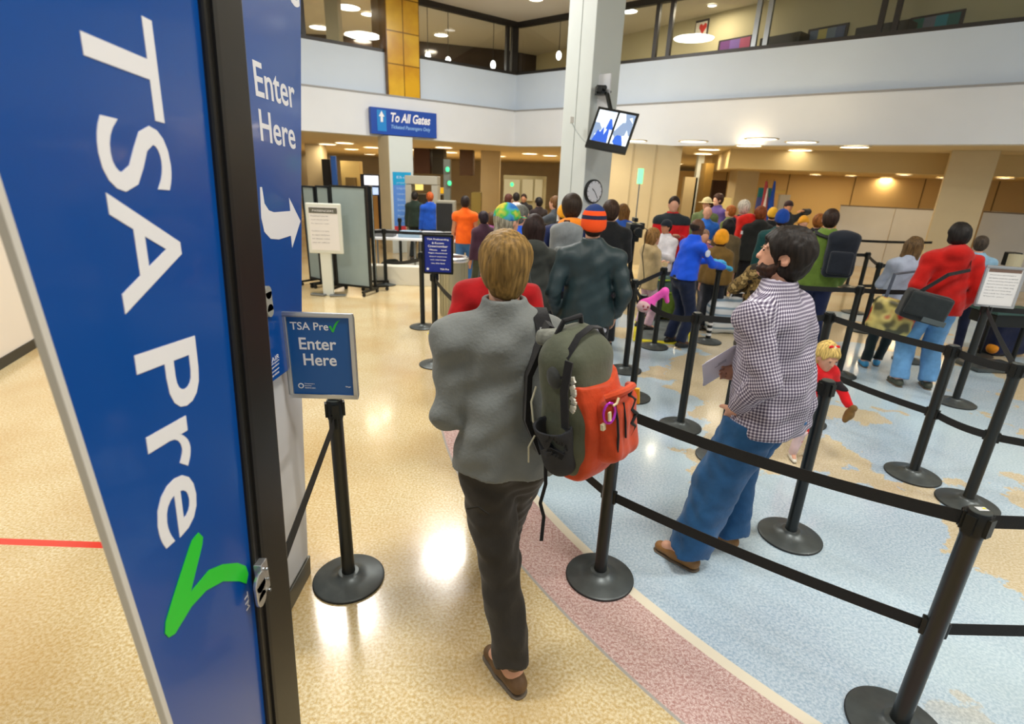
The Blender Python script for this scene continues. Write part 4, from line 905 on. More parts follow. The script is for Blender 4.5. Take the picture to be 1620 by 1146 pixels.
cw = at_Y(905, 190, 8.22); cbx = empty('cable', cw, 'thin white cable looping from a small box on the tall column to the monitor', 'cable')
MB().box((0, 0, 0), (.05, .05, .08)).build('junction_box', mat('junction_white', C(216, 216, 210), .5), cbx)
MB().tube([(0, -.02, -.04), at_Y(910, 205, 8.15)-cw, at_Y(920, 219, 8.0)-cw, at_Y(929, 228, 7.85)-cw], .006).build('wire', mat('wire_grey', C(150, 160, 160), .6), cbx)
ck = at_Y(936.5, 303, 8.25); U = Vector((math.cos(R(-52)), 0, 0)); ck_n = Matrix.Rotation(R(38), 3, 'Z') @ Vector((0, -1, 0)); 
# faces of the column: its right hand face
Mz = Matrix.Rotation(R(-52), 3, 'Z')
nrm = [Mz @ Vector(v) for v in ((0, -1, 0), (1, 0, 0), (0, 1, 0), (-1, 0, 0))]
cc = Vector((kc.x, kc.y, 0)); best = max(nrm, key=lambda v: (v.x if v.y < -.2 else -9)); 
ck = on_plane(936.5, 303, cc+best*.276, best); clk = empty('wall_clock', ck, 'round black rimmed clock on the tall grey column', 'clock')
U = Vector((-best.y, best.x, 0)); V = Vector((0, 0, 1))
MB().cyl((0, 0, 0), best*.05, .172, n=36).build('rim', M_black, clk, bevel=.006); MB().cyl(best*.05, best*.053, .150, n=36).build('dial', mat('clock_dial', C(226, 230, 238), .4), clk)
tk = MB()
for k in range(12):
    a_ = k*math.pi/6; r_ = U*math.sin(a_)+V*math.cos(a_); tk.tube([r_*.13+best*.0545, r_*.148+best*.0545], .004, 6)
tk.build('hour_marks', M_black, clk)
MB().tube([best*.056, best*.056+(-U*.75+V*.6)*.07], .006, 6).build('hour_hand', M_black, clk); MB().tube([best*.057, best*.057+(U*.6-V*.8)*.12], .004, 6).build('minute_hand', M_black, clk)
# lit green sign on its pole
gs = at_Y(1013, 279, 10.5); g = empty('lane_light', (gs.x, gs.y, 0), 'small lit green lane light on a thin pole before the beige wall', 'light')
MB().cyl((0, 0, 0), (0, 0, gs.z), .012, n=8).build('pole', M_silver, g); MB().lathe((0, 0, 0), [(.15, 0), (.15, .01), (.02, .03)], 20).build('base', M_black, g)
MB().box((0, 0, gs.z), (.10, .05, .27)).build('light_box', mat('lit_green', C(130, 240, 170), .5, emit=1.3), g, bevel=.005)

# ---------------------------------------------------------------- left background
M_scr = mat('screen_fabric_grey', C(150, 166, 166), .7, noise=.05, nscale=3)
def screen_panel(x0, x1, Y0, Y1, ztop_px, label, ybot):
    a_ = at_Y(x0, ztop_px, Y0); b_ = at_Y(x1, ztop_px+1, Y1); z1 = (a_.z+b_.z)/2; w_ = math.hypot(b_.x-a_.x, b_.y-a_.y); ang = math.atan2(b_.y-a_.y, b_.x-a_.x)
    r = empty('folding_screen', ((a_.x+b_.x)/2, (a_.y+b_.y)/2, 0), label, 'screen', rz=ang)
    MB().box((0, 0, (z1+.14)/2), (w_-.05, .03, z1-.14)).build('panel', M_scr, r)
    f_ = MB()
    for sx in (-1, 1): f_.box((sx*(w_/2-.02), 0, (z1+.08)/2), (.035, .045, z1-.08))
    f_.box((0, 0, z1), (w_, .045, .03)); f_.box((0, 0, .12), (w_, .045, .03)); f_.build('frame', M_black, r)
    for sx in (-1, 1):
        MB().box((sx*(w_/2-.03), 0, .075), (.04, .46, .03)).build('foot', M_black, r)
        for sy in (-1, 1): MB().cyl((sx*(w_/2-.03)-.012, sy*.2, .03), (sx*(w_/2-.03)+.012, sy*.2, .03), .03, n=14).build('caster', M_rim, r)
screen_panel(478, 498, 9.4, 9.2, 295, 'grey folding screen, leftmost panel beside the blue boards', 455)
screen_panel(500, 521, 9.2, 9.0, 295, 'grey folding screen, narrow middle panel behind the white notice', 455)
screen_panel(522, 580, 8.9, 8.7, 295, 'grey folding screen, widest panel with casters showing below', 455)
screen_panel(585, 587, 9.0, 9.5, 295, 'grey folding screen seen edge-on beside the far left stanchion', 455)
# white notice on its stand
kp = on_floor(520, 468); kr = empty('notice_stand', (kp.x, kp.y, 0), 'white notice board on a thick white stand before the grey screens', 'notice')
c1 = at_Y(514, 362, kp.y)-Vector((kp.x, kp.y, 0))
k_w = (at_Y(541, 362, kp.y)-at_Y(486, 362, kp.y)).length; k_h = (at_Y(514, 323, kp.y)-at_Y(514, 402, kp.y)).length
M_off = mat('stand_white_plastic', C(222, 226, 216), .5)
MB().box(c1, (k_w, .05, k_h)).build('board', M_off, kr, bevel=.02)
MB().box(c1+Vector((0, -.027, .0)), (k_w*.82, .004, k_h*.86)).build('paper', M_paper, kr)
MB().box(c1+Vector((0, -.031, k_h*.36)), (k_w*.80, .003, k_h*.11)).build('heading', mat('heading_grey', C(96, 96, 86), .6), kr)
text('notice_lettering', 'PASSENGERS', c1+Vector((0, -.033, k_h*.335)), (1, 0, 0), (0, 0, 1), k_w*.6, M_white, kr, height=.03, align='C')
for k, t_ in enumerate(('Prohibited items list', 'check with your airline', 'for carry on rules', '', 'Penalties may apply', 'to each violation', 'of these rules', 'see an officer')):
    if t_: text('notice_lettering', t_, c1+Vector((-k_w*.36, -.031, k_h*(.24-.075*k))), (1, 0, 0), (0, 0, 1), k_w*.5, M_txt, kr, height=.018)
MB().box((0, .02, c1.z/2), (.17, .06, c1.z)).build('post', M_off, kr, bevel=.01)
for sx in (-1, 1): MB().box((sx*.16, -.02, .02), (.26, .08, .025), Matrix.Rotation(sx*R(14), 3, 'Z')).build('foot', M_silver, kr, bevel=.008)
# blue poster on the white column
fx = wcr; Mc = Matrix.Rotation(wang, 3, 'Z'); nf = Mc @ Vector((0, -1, 0)); Uf = Mc @ Vector((1, 0, 0)); pf = Vector((wc.x, wc.y, 0))+nf*.312
p0 = on_plane(621, 273, pf, nf); p1 = on_plane(650, 272, pf, nf); p2 = on_plane(635, 372, pf, nf); wd2 = (p1-p0).length; zt2, zb2 = p0.z, max(.1, p2.z)
po = empty('poster', (p0+p1)/2, 'tall blue checkpoint poster with red foot on the white column', 'poster')
def prect(z0, z1, m, nm, d=0.0, x0=-.5, x1=.5): MB().prism([(wd2*x0, z0-zt2), (wd2*x1, z0-zt2), (wd2*x1, z1-zt2), (wd2*x0, z1-zt2)], nf*(.001+d), Uf, (0, 0, 1), nf, .004).build(nm, m, po)
hb = zt2-zb2
prect(zt2-hb*.20, zt2, mat('poster_cyan', C(20, 160, 215), .5), 'top_field'); prect(zt2-hb*.86, zt2-hb*.20, mat('poster_blue', C(88, 140, 222), .5), 'middle_field'); prect(zb2, zt2-hb*.86, mat('poster_red', C(205, 60, 72), .5), 'foot_field')
for k, t_ in enumerate(('Be', 'prepared', 'Liquids', 'Laptops out', 'Shoes off', 'Jackets off', 'Boarding pass', 'Photo ID', 'Thank you')):
    text('poster_lettering', t_, nf*.006+Vector((0, 0, -hb*(.10+.088*k))), Uf, (0, 0, 1), wd2*.6, mat('poster_lettering_blue', C(170, 205, 245), .5), po, height=.06, align='C')
# long white table with low wall in front of the checkpoint
tp = at_Y(655, 380, 10.0)
tb = empty('inspection_table', (at_Y(655, 380, 10.0).x, 10.0, 0), 'long white table with trays in front of the checkpoint columns', 'table')
tw = (at_Y(724, 380, 10).x-at_Y(588, 378, 10).x); tz = tp.z
MB().box((0, .35, tz), (tw, .7, .04)).build('table_top', mat('table_white', C(236, 238, 240), .4), tb, bevel=.005)
for sx in (-1, 0, 1):
    for sy in (0, 1): MB().cyl((sx*(tw/2-.1), .06+.58*sy, 0), (sx*(tw/2-.1), .06+.58*sy, tz), .02, n=8).build('leg', M_silver, tb)
for i, (dx, c_) in enumerate(((-.62, (110, 112, 112)), (-.12, (150, 176, 196)), (.28, (196, 200, 206)), (.7, (160, 160, 156)))):
    o = MB().box((0, 0, .05), (.40, .30, .10), taper=1.1).box((0, 0, .104), (.36, .26, .006)).build('tray', mat('tray_%d' % i, C(*c_), .5), bevel=.01); o.location = (tb.location.x+dx, 10.3, tz+.022)
    tag(o, ('dark grey plastic tray at the left end of the long white table', 'pale blue plastic tray in front of the poster column on the long table', 'light silver plastic tray right of the pale blue one on the long table', 'beige grey plastic tray at the right end of the long white table')[i], 'tray')
lw = on_floor(640, 452); l0 = on_floor(590, 449); l1 = on_floor(700, 453)
o = MB().box((0, 0, .17), ((l1-l0).length+.3, .25, .34)).build('low_wall', mat('low_wall_cream', C(228, 224, 208), .6), bevel=.01); o.location = (lw.x, lw.y+.13, 0); tag(o, 'low cream coloured wall across the floor behind the left stanchions', 'wall')
for i, (px, Y_, c_, l_) in enumerate(((650, 10.4, (230, 234, 232), 'white round bundle under the long white table'), (618, 10.5, (50, 56, 50), 'dark duffel bag under the long white table at left'), (664, 10.5, (90, 84, 60), 'olive bag under the long white table at right'))):
    b_ = SDF(); b_.ell((0, 0, .16), (.24, .16, .16)); b_.warp(.015, 14, i); b_.plane((0, 0, .0), (0, 0, -1)); o = b_.mesh('duffel_bag', cloth('bundle_%d' % i, C(*c_)), .02); o.location = (at_Y(px, 395, Y_).x, Y_, 0); tag(o, l_, 'bag')
# scanner cabinet, metal detector arch
sc0 = at_Y(704, 318, 11.2); sc1 = at_Y(690, 372, 11.2); scw = (at_Y(718, 345, 11.2).x-at_Y(688, 345, 11.2).x)
o = empty('scanner_cabinet', ((sc0.x), 11.4, 0), 'dark upright scanner cabinet with pale frame behind the small blue notice', 'cabinet')
MB().box((0, 0, sc0.z/2), (scw, .3, sc0.z)).build('frame', mat('cabinet_beige', C(150, 146, 130), .6), o, bevel=.02); MB().box((-.02, -.155, sc0.z/2), (scw*.84, .01, sc0.z*.93)).build('dark_panel', mat('cabinet_dark', C(34, 34, 32), .35), o)
ar = at_Y(670, 285, 12.8); a_l = at_Y(650, 330, 12.8).x; a_r = at_Y(690, 330, 12.8).x
o = empty('metal_detector', ((a_l+a_r)/2, 12.8, 0), 'pale metal detector arch right of the poster column', 'metal detector'); hw = (a_r-a_l)/2
for sx in (-1, 1): MB().box((sx*hw, 0, ar.z/2-.05), (.14, .48, ar.z-.10)).build('side_panel', mat('detector_grey', C(176, 172, 156), .5), o, bevel=.01)
MB().box((0, 0, ar.z), (hw*2+.14, .5, .18)).build('top_beam', mat('detector_grey', C(176, 172, 156), .5), o, bevel=.01)
# waste bin
wb_ = on_floor(716, 502); wr_ = empty('waste_bin', (wb_.x, wb_.y+.15, 0), 'ribbed steel waste bin with shiny rim left of the red jacket', 'bin'); bz = at_Y(716, 410, wb_.y).z
mb = MB(); prof = []; mb.lathe((0, 0, 0), [(.20, 0), (.20, bz-.04)], 40)
for k in range(24):
    a_ = 2*math.pi*k/24; mb.box((.20*math.cos(a_), .20*math.sin(a_), bz/2), (.012, .02, bz-.06), Matrix.Rotation(a_, 3, 'Z'))
mb.build('body', mat('bin_steel', C(176, 172, 146), .35, .5), wr_); MB().lathe((0, 0, 0), [(.21, bz-.05), (.22, bz-.03), (.22, bz), (.19, bz+.02), (.15, bz+.0)], 40).build('rim', M_alu, wr_, smooth=True)
MB().lathe((0, 0, 0), [(.15, bz+.002), (.14, bz+.010), (.02, bz+.012)], 24).build('lid_opening', M_black, wr_)
# cabinets and banners deep behind the left balcony
def deep(name, cat_, label, x0, x1, y0, y1, Y, m, dpt=.4):
    a_, b_ = at_Y(x0, (y0+y1)/2, Y), at_Y(x1, (y0+y1)/2, Y); z1 = at_Y((x0+x1)/2, y0, Y).z; z0 = at_Y((x0+x1)/2, y1, Y).z if y1 < 400 else 0; z0 = max(z0, 0)
    if name == 'equipment_rack': z1 = Z_LO
    o = MB().box((0, 0, (z1-z0)/2), (b_.x-a_.x, dpt, z1-z0)).build(name, m, bevel=.005); o.location = ((a_.x+b_.x)/2, Y+dpt/2, z0); return tag(o, label, cat_)
D = lambda n, c: mat(n, C(*c), .6)
deep('banner', 'banner', 'tall black banner panel between the beige column and the blue drape at far left', 514, 527, 252, 400, 19, D('banner_black', (22, 22, 26)))
deep('banner', 'banner', 'narrow blue drape panel beside the black banner at far left', 528, 536, 247, 400, 18.8, D('banner_blue', (40, 92, 190)), .1)
deep('cabinet', 'cabinet', 'beige door high cabinet above the screens left of the lit white display', 543, 572, 255, 400, 19.5, D('cab_beige', (196, 172, 110)))
deep('cabinet', 'cabinet', 'small brown box front on the beige cabinet above the grey screens', 550, 564, 281, 400, 19.2, D('cab_brown', (110, 90, 50)))
deep('departure_screen', 'screen', 'dark framed tall display stand left of the poster column', 573, 603, 276, 400, 16.5, D('disp_black', (24, 26, 40)), .25)
deep('lit_display', 'display', 'bright white lit display panel of the tall dark stand', 576, 597, 278, 293, 16.3, mat('lit_display', C(245, 248, 255), .5, emit=1.2), .12)
deep('lit_display', 'display', 'small pale blue lit display below the white one', 586, 597, 297, 308, 16.3, mat('lit_display_blue', C(190, 214, 255), .5, emit=1.0), .12)
deep('lower_cabinet', 'cabinet', 'tan lower panel of the tall dark stand, left of the poster column', 587, 598, 310, 400, 16.3, D('disp_tan', (190, 140, 70)), .12)
deep('equipment_rack', 'rack', 'dark equipment housing hung under the ceiling right of the poster column', 655, 680, 250, 275, 20, D('rack_brown', (72, 42, 28)), .8)
deep('equipment_rack', 'rack', 'black equipment housing hung under the ceiling, centre one of three', 684, 702, 250, 276, 20, D('rack_black', (38, 34, 26)), .8)
deep('equipment_rack', 'rack', 'brown equipment housing left of the far beige column', 727, 748, 252, 278, 20, D('rack_brown2', (84, 58, 36)), .8)
deep('display_stand', 'stand', 'grey tall stand with two small green lights behind the scanner cabinet', 702, 712, 252, 400, 15.5, D('stand_grey', (128, 132, 124)), .3)
for k, (x, y) in enumerate(((711, 290), (708, 268), (810, 292))):
    p = at_Y(x, y, 15.41 if k < 2 else 16.91); g = empty('status_light', p, ('green status light on the tall grey stand, lower one', 'faint green status light on the tall grey stand, upper one', 'green status light on the beige back panels above the seated officer')[k], 'light'); MB().ell((0, 0, 0), (.05, .04, .06)).build('lens', mat('lit_green_led', C(60, 240, 130), .5, emit=2.5), g, smooth=True); MB().box((0, .06, 0), (.12, .06, .16)).build('housing', M_silver, g)
deep('wall_panel', 'panel', 'tan glass booth back panels between the far column and the tall grey column', 795, 862, 278, 400, 17, D('booth_tan', (188, 172, 122)), .3)
for k, (x0, x1) in enumerate(((797, 822), (826, 843), (846, 858))): deep('booth_window', 'window', ('wide pale pane of the tan booth, left one', 'pale pane of the tan booth, middle one', 'narrow pale pane of the tan booth beside the tall column')[k], x0, x1, 284, 318, 16.9, D('pane_cream', (214, 204, 164)), .06)
deep('xray_machine', 'machine', 'yellow and dark checkpoint machine behind the orange vest', 745, 760, 305, 400, 15.5, D('machine_yellow', (140, 116, 44)), .5)
deep('xray_machine', 'machine', 'dark checkpoint machine right behind the metal detector arch', 655, 700, 308, 400, 16.5, D('machine_dark', (58, 54, 44)), .8)
deep('ceiling_beam_light', 'lamp', 'yellow glowing lamp above the machines right of the arch', 686, 702, 297, 306, 16, mat('lit_yellow', C(230, 170, 20), .5, emit=.8), .2)
deep('ceiling_beam_light', 'lamp', 'pale yellow glowing lamp behind the metal detector arch', 653, 668, 291, 301, 16, mat('lit_yellow_pale', C(240, 216, 120), .5, emit=.9), .2)

# ---------------------------------------------------------------- right background
M_part = mat('partition_grey', C(204, 204, 202), .65, noise=.03, nscale=2)
def partition(x0, x1, y0l, Y, label):
    a_, b_ = at_Y(x0, y0l, Y), at_Y(x1, y0l+ (x1-x0)*.03, Y*.93); z1 = a_.z; w_ = math.hypot(b_.x-a_.x, b_.y-a_.y); ang = math.atan2(b_.y-a_.y, b_.x-a_.x)
    r = empty('partition', ((a_.x+b_.x)/2, (a_.y+b_.y)/2, 0), label, 'partition', rz=ang)
    n = max(1, round(w_/1.0))
    for k in range(n): MB().box((-w_/2+w_*(k+.5)/n, 0, z1/2), (w_/n-.012, .05, z1)).build('panel', M_part, r, bevel=.004)
    MB().box((0, 0, z1), (w_, .055, .03)).build('top_rail', mat('rail_brown', C(120, 104, 84), .6), r)
partition(1330, 1512, 325, 14.6, 'long grey partition wall left of the large beige column at right')
partition(1556, 1680, 335, 12.0, 'grey partition wall at the right edge of the photo behind the notice')
deep('banner', 'banner', 'teal and blue banner beside the flags', 1191, 1210, 297, 420, 14.2, D('banner_teal', (16, 116, 128)), .08)
deep('banner', 'banner', 'purple blue lower banner behind the red backpack and the flags', 1189, 1212, 312, 420, 14.1, D('banner_violet', (72, 84, 150)), .06)
deep('notice_board', 'board', 'pale board with cream top right of the blue flag', 1226, 1242, 308, 400, 15, D('board_pale', (206, 206, 200)), .1)
deep('canopy', 'canopy', 'cream canopy top over the pale board by the flags', 1216, 1243, 301, 305, 14.9, D('canopy_cream', (214, 190, 110)), .5)
deep('cabinet', 'cabinet', 'cream lit box between the crowd and the beige column left of the flags', 1140, 1151, 313, 400, 14.5, D('box_cream', (230, 214, 150)), .3)
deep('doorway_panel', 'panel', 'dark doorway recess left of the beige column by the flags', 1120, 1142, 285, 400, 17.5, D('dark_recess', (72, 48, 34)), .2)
deep('square_pier', 'column', 'brown pier under the soffit between the pale column and the dark recess', 1108, 1120, 258, 400, 16.5, D('pier_brown', (142, 112, 50)), .5)
deep('wall_panel', 'panel', 'cream door panels behind the man in the red and black jacket', 1076, 1096, 280, 400, 17, D('panel_cream', (206, 190, 150)), .2)
for k, (px, c_, l_) in enumerate(((1211, (150, 60, 66), 'dark red and white flag on a pole by the teal banner'), (1222, (28, 70, 160), 'blue flag hanging on a pole left of the pale board'))):
    p = at_Y(px, 300, 13.8); r = empty('flag', (p.x, p.y, 0), l_, 'flag'); MB().cyl((0, 0, 0), (0, 0, at_Y(px, 284, 13.8).z), .018, n=8).build('pole', mat('flag_pole', C(150, 110, 50), .4, .4), r)
    MB().lathe((0, 0, 0), [(.16, 0), (.16, .02), (.03, .05)], 20).build('base', M_black, r)
    S = SDF(); zt_ = at_Y(px, 288, 13.8).z; S.cone((0, -.01, zt_), (.05, -.03, zt_-1.2), .03, .14, side=(0, 1, 0), sc=.5); S.warp(.02, 24, k, (1.5, 1.5, .2)); S.mesh('cloth', cloth('flag_%d' % k, C(*c_)), .02, r)
    if k == 0:
        S = SDF(); S.cone((.03, -.05, zt_-.15), (.0, -.10, zt_-.9), .015, .05); S.mesh('white_stripe', cloth('flag_white', C(200, 190, 190)), .015, r)
# framed pictures and fittings on the upper wall
un = nn if nn.y < 0 else -nn
def upic(x0, x1, y0, y1, label, cols, cat_='picture'):
    base = pA; a_ = on_plane(x0, (y0+y1)/2, base, un); b_ = on_plane(x1, (y0+y1)/2-(x1-x0)*.12, base, un); zt_ = on_plane((x0+x1)/2, y0, base, un).z; zb_ = on_plane((x0+x1)/2, y1, base, un).z
    c = (a_+b_)/2; U = Vector((b_.x-a_.x, b_.y-a_.y, 0)); w_ = U.length; U.normalize(); r = empty('framed_picture', Vector((c.x, c.y, (zt_+zb_)/2)), label, cat_); h_ = zt_-zb_
    MB().prism([(-w_/2, -h_/2), (w_/2, -h_/2), (w_/2, h_/2), (-w_/2, h_/2)], (0, 0, 0), U, (0, 0, 1), un, .04).build('picture_frame', mat('picture_frame_dark', C(50, 44, 50), .5), r)
    n = len(cols)
    for k, cl in enumerate(cols): MB().prism([(-w_*.44+w_*.88*k/n, -h_*.38), (-w_*.44+w_*.88*(k+1)/n, -h_*.38), (-w_*.44+w_*.88*(k+1)/n, h_*.38), (-w_*.44+w_*.88*k/n, h_*.38)], un*.042, U, (0, 0, 1), un, .004).build('picture', mat('art_%d_%d_%d' % cl, C(*cl), .5), r)
upic(1138, 1192, 60, 82, 'framed purple and pink picture low on the upper wall', ((110, 60, 130), (120, 90, 170), (170, 70, 110)))
upic(1279, 1342, 42, 70, 'framed blue and yellow picture in the middle of the upper wall', ((90, 110, 140), (190, 180, 110), (110, 130, 150), (70, 90, 130)))
upic(1440, 1526, 22, 52, 'framed teal picture at the right of the upper wall', ((10, 120, 110), (120, 130, 150), (40, 150, 170), (20, 110, 110)))
upic(1101, 1121, 32, 62, 'small white defibrillator sign with red heart on the upper wall', ((232, 230, 220),), 'sign')
hp = on_plane(1112, 45, pA+un*.05, un); Uh = Vector((-un.y, un.x, 0)); hr_ = [o for o in col.objects if o.get('label') == 'small white defibrillator sign with red heart on the upper wall'][0]
MB(hr_.location).prism([(0, -.12), (.11, .02), (.10, .09), (.05, .11), (0, .06), (-.05, .11), (-.10, .09), (-.11, .02)], hp, Uh, (0, 0, 1), un, .006).build('red_heart', mat('heart_red', C(200, 40, 30), .5), hr_)
# counter tops upstairs
for px, l_ in ((1240, 'dark low cabinet against the upper wall below the purple picture'), (1400, 'dark low cabinet against the upper wall between the yellow and the teal picture')):
    q = on_plane(px, 66 if px < 1300 else 50, pA+un*.3, un); o = MB().box((0, 0, 0), (.9, .4, .2)).build('low_cabinet', M_dark, bevel=.01); o.rotation_euler = (0, 0, math.atan2(un.y, un.x)+math.pi/2); o.location = (q.x, q.y, max(q.z, 3.70)); tag(o, l_, 'cabinet')
# ---------------------------------------------------------------- queue-side props
mp_ = [on_floor(x, y) for x, y in ((1002, 503), (1094, 515), (1092, 546), (1001, 538))]
a_ = on_floor(1001, 540); b_ = on_floor(1096, 548); c_ = on_floor(1094, 508); d_ = on_floor(1005, 500)
def quad(mb, q, z0, z1): return mb.hexa([Vector((v.x, v.y, z0)) for v in q], [Vector((v.x, v.y, z1)) for v in q])
mt = empty('floor_mat', (a_+c_)/2, 'grey rubber mat edged in yellow tape at the feet of the officer in blue', 'mat')
cen = (a_+b_+c_+d_)/4; inn = [v.lerp(cen, .13) for v in (a_, b_, c_, d_)]
m1 = MB(mt.location); quad(m1, inn, 0.001, .012); m1.build('mat_field', mat('mat_grey', C(112, 120, 118), .8), mt); m1 = MB(mt.location)
oq = (a_, b_, c_, d_)
for k in range(4): quad(m1, (oq[k], oq[(k+1) % 4], inn[(k+1) % 4], inn[k]), 0.001, .013)
m1.build('yellow_border', mat('tape_yellow', C(232, 220, 40), .6), mt)
q = [on_floor(x, y) for x, y in ((676, 528), (690, 534), (722, 512), (712, 508))]; m1 = MB(); quad(m1, q, .0005, .003); tag(m1.build('floor_tape', mat('tape_yellow', C(232, 220, 40), .6)), 'strip of yellow tape on the floor below the waste bin', 'tape')
# wheeled suitcase
sp_ = on_floor(1046, 508); su = empty('suitcase', (sp_.x, sp_.y+.1, 0), 'green and grey wheeled suitcase with lime trim behind the stanchions', 'suitcase', rz=R(8))
S = SDF(); S.box((0, 0, .36), (.21, .13, .31), rr=.06); S.mesh('shell', cloth('suitcase_grey', C(92, 118, 112)), .012, su)
S = SDF(); S.box((0, -.10, .26), (.16, .06, .17), rr=.04); S.mesh('front_pocket', cloth('suitcase_green', C(120, 150, 60)), .012, su)
t_ = MB(); 
for z_ in (.10, .44, .62): t_.tube([(-.20, -.12, z_), (-.1, -.165, z_), (.1, -.165, z_), (.20, -.12, z_)], .010)
t_.build('lime_trim', mat('lime_trim', C(170, 205, 50), .6), su)
for sx in (-1, 1):
    MB().cyl((sx*.15-.015, 0, .04), (sx*.15+.015, 0, .04), .04, n=16).build('wheel', M_rim, su)
MB().tube([(-.1, .06, .6), (-.1, .06, .95), (.1, .06, .95), (.1, .06, .6)], .010).build('telescopic_handle', M_silver, su)
# plush toy hanging over the stanchion top
I_ = ST['I'].location; S = SDF()
pl = empty('plush_toy', (I_.x, I_.y-.05, .92), 'pink plush toy with pale blotched end hung between two stanchion tops', 'toy')
S.ell((.02, 0, .0), (.075, .05, .06)); S.cone((.05, 0, .03), (.17, 0, .13), .035, .03, k=.03); S.cone((.17, 0, .13), (.20, .0, .04), .026, .02, k=.03); S.mesh('body', cloth('plush_pink', C(240, 90, 190)), .008, pl)
S = SDF(); S.ell((.0, -.012, -.01), (.068, .05, .055)); S.mesh('pale_end', cloth('plush_pale', C(226, 186, 190)), .008, pl)
S = MB(); S.ell((-.02, -.062, .0), (.008, .005, .011)); S.ell((.02, -.063, -.005), (.008, .005, .011)); S.ell((.0, -.062, -.028), (.02, .005, .006)); S.build('blotches', mat('plush_red', C(160, 60, 70), .7), pl, smooth=True)
# video camera on a tripod
vp = at_Y(1003, 364, 6.9); tr_ = empty('video_camera', (vp.x, vp.y, 0), 'black video camera on its tripod behind the person in the orange striped hat', 'camera')
z_ = vp.z; MB().box((0, 0, z_), (.16, .30, .16)).cyl((0, -.15, z_), (0, -.28, z_), .05, n=16).box((0.02, .1, z_+.12), (.05, .16, .05)).box((.10, .02, z_+.05), (.05, .1, .08)).build('camera_body', M_black, tr_, bevel=.008)
MB().cyl((0, 0, .7), (0, 0, z_-.08), .03, n=10).box((0, 0, z_-.11), (.12, .12, .06)).build('tripod_head', M_black, tr_)
for k in range(3):
    a2_ = k*2.094+.5; MB().cyl((0, 0, .9), (.36*math.cos(a2_), .36*math.sin(a2_), .01), .02, .012, n=8).build('leg', M_black, tr_)
MB().tube([(.06, .05, z_+.08), (.18, .05, z_), (.14, 0, z_-.3), (.2, 0, z_-.6), (.1, 0, z_-.9)], .006).build('cable', M_black, tr_)
# striped bag on the floor
bp_ = on_floor(1160, 530); sb = empty('shopping_bag', (bp_.x+.05, bp_.y+.2, 0), 'large white and pale blue striped bag on the floor behind the checked shirt', 'bag')
sm = bpy.data.materials.new('striped_bag'); sm.use_nodes = True; nt = sm.node_tree; b = nt.nodes['Principled BSDF']; wv = nt.nodes.new('ShaderNodeTexWave'); wv.bands_direction = 'Z'; wv.inputs['Scale'].default_value = 3.4; wv.inputs['Distortion'].default_value = 1.2
tc = nt.nodes.new('ShaderNodeTexCoord'); rp = nt.nodes.new('ShaderNodeValToRGB'); rp.color_ramp.elements[0].color = C(120, 150, 175); rp.color_ramp.elements[1].color = C(228, 234, 240); rp.color_ramp.elements[1].position = .4
nt.links.new(tc.outputs['Object'], wv.inputs[0]); nt.links.new(wv.outputs[0], rp.inputs[0]); nt.links.new(rp.outputs[0], b.inputs['Base Color'])
S = SDF(); S.box((0, 0, .22), (.42, .24, .22), rr=.12); S.ell((0, 0, .36), (.36, .2, .12), k=.05); S.warp(.022, 12, 4); S.plane((0, 0, 0.0), (0, 0, -1)); S.mesh('bag_body', sm, .018, sb)
MB().tube([(-.15, -.05, .40), (-.1, -.05, .56), (.1, -.05, .56), (.15, -.05, .40)], .012).build('handle', M_white, sb)
# podium at the right edge
pp = at_Y(1590, 500, 5.9); pd = empty('podium', (pp.x+.12, 6.0, 0), 'pale podium with flat dark green top behind the white notice', 'podium')
zt_ = at_Y(1597, 494, 5.9).z; MB().box((0, 0, zt_), (.62, .42, .035)).build('podium_top', mat('podium_green', C(46, 78, 72), .4), pd, bevel=.006); MB().box((0, 0, zt_-.09), (.56, .36, .14)).build('drawer_box', M_black, pd, bevel=.006)
MB().cyl((-.12, 0, zt_), (-.06, .08, zt_+.62), .06, .07, n=20).build('screen_column', mat('podium_beige', C(176, 168, 138), .6), pd)
for sx in (-1, 1): MB().cyl((sx*.24, 0, 0), (sx*.24, 0, zt_-.1), .025, n=10).build('leg', M_black, pd)
MB().box((0, 0, .03), (.6, .4, .04)).build('foot_plate', M_base, pd)
b2 = at_Y(1592, 527, 6.6); o = empty('duffel_bag', (b2.x, b2.y, 0), 'dark blue bag with orange corner standing at the right edge below the podium', 'bag'); S = SDF(); S.box((0, 0, .24), (.26, .15, .22), rr=.08); S.warp(.015, 14, 1); S.plane((0, 0, 0), (0, 0, -1)); S.mesh('bag_body', cloth('navy_bag', C(22, 30, 60)), .014, o)
S = SDF(); S.ell((-.2, -.1, .1), (.07, .06, .07)); S.mesh('orange_corner', cloth('orange_corner', C(220, 140, 30)), .012, o); MB().tube([(-.1, 0, .44), (0, 0, .56), (.12, 0, .44)], .012).build('handle', M_black, o)
b3 = at_Y(1612, 412, 6.4); o = empty('video_camera', (b3.x, 6.5, 0), 'small black camera on a post at the right edge above the podium', 'camera'); MB().box((0, 0, b3.z), (.12, .12, .16)).cyl((0, -.06, b3.z), (0, -.12, b3.z), .035, n=14).build('camera_body', M_black, o, bevel=.008); MB().cyl((0, 0, 0), (0, 0, b3.z), .02, n=10).build('post', M_black, o)
MB().lathe((0, 0, 0), [(.15, 0), (.15, .012), (.03, .03)], 24).build('base', M_base, o)
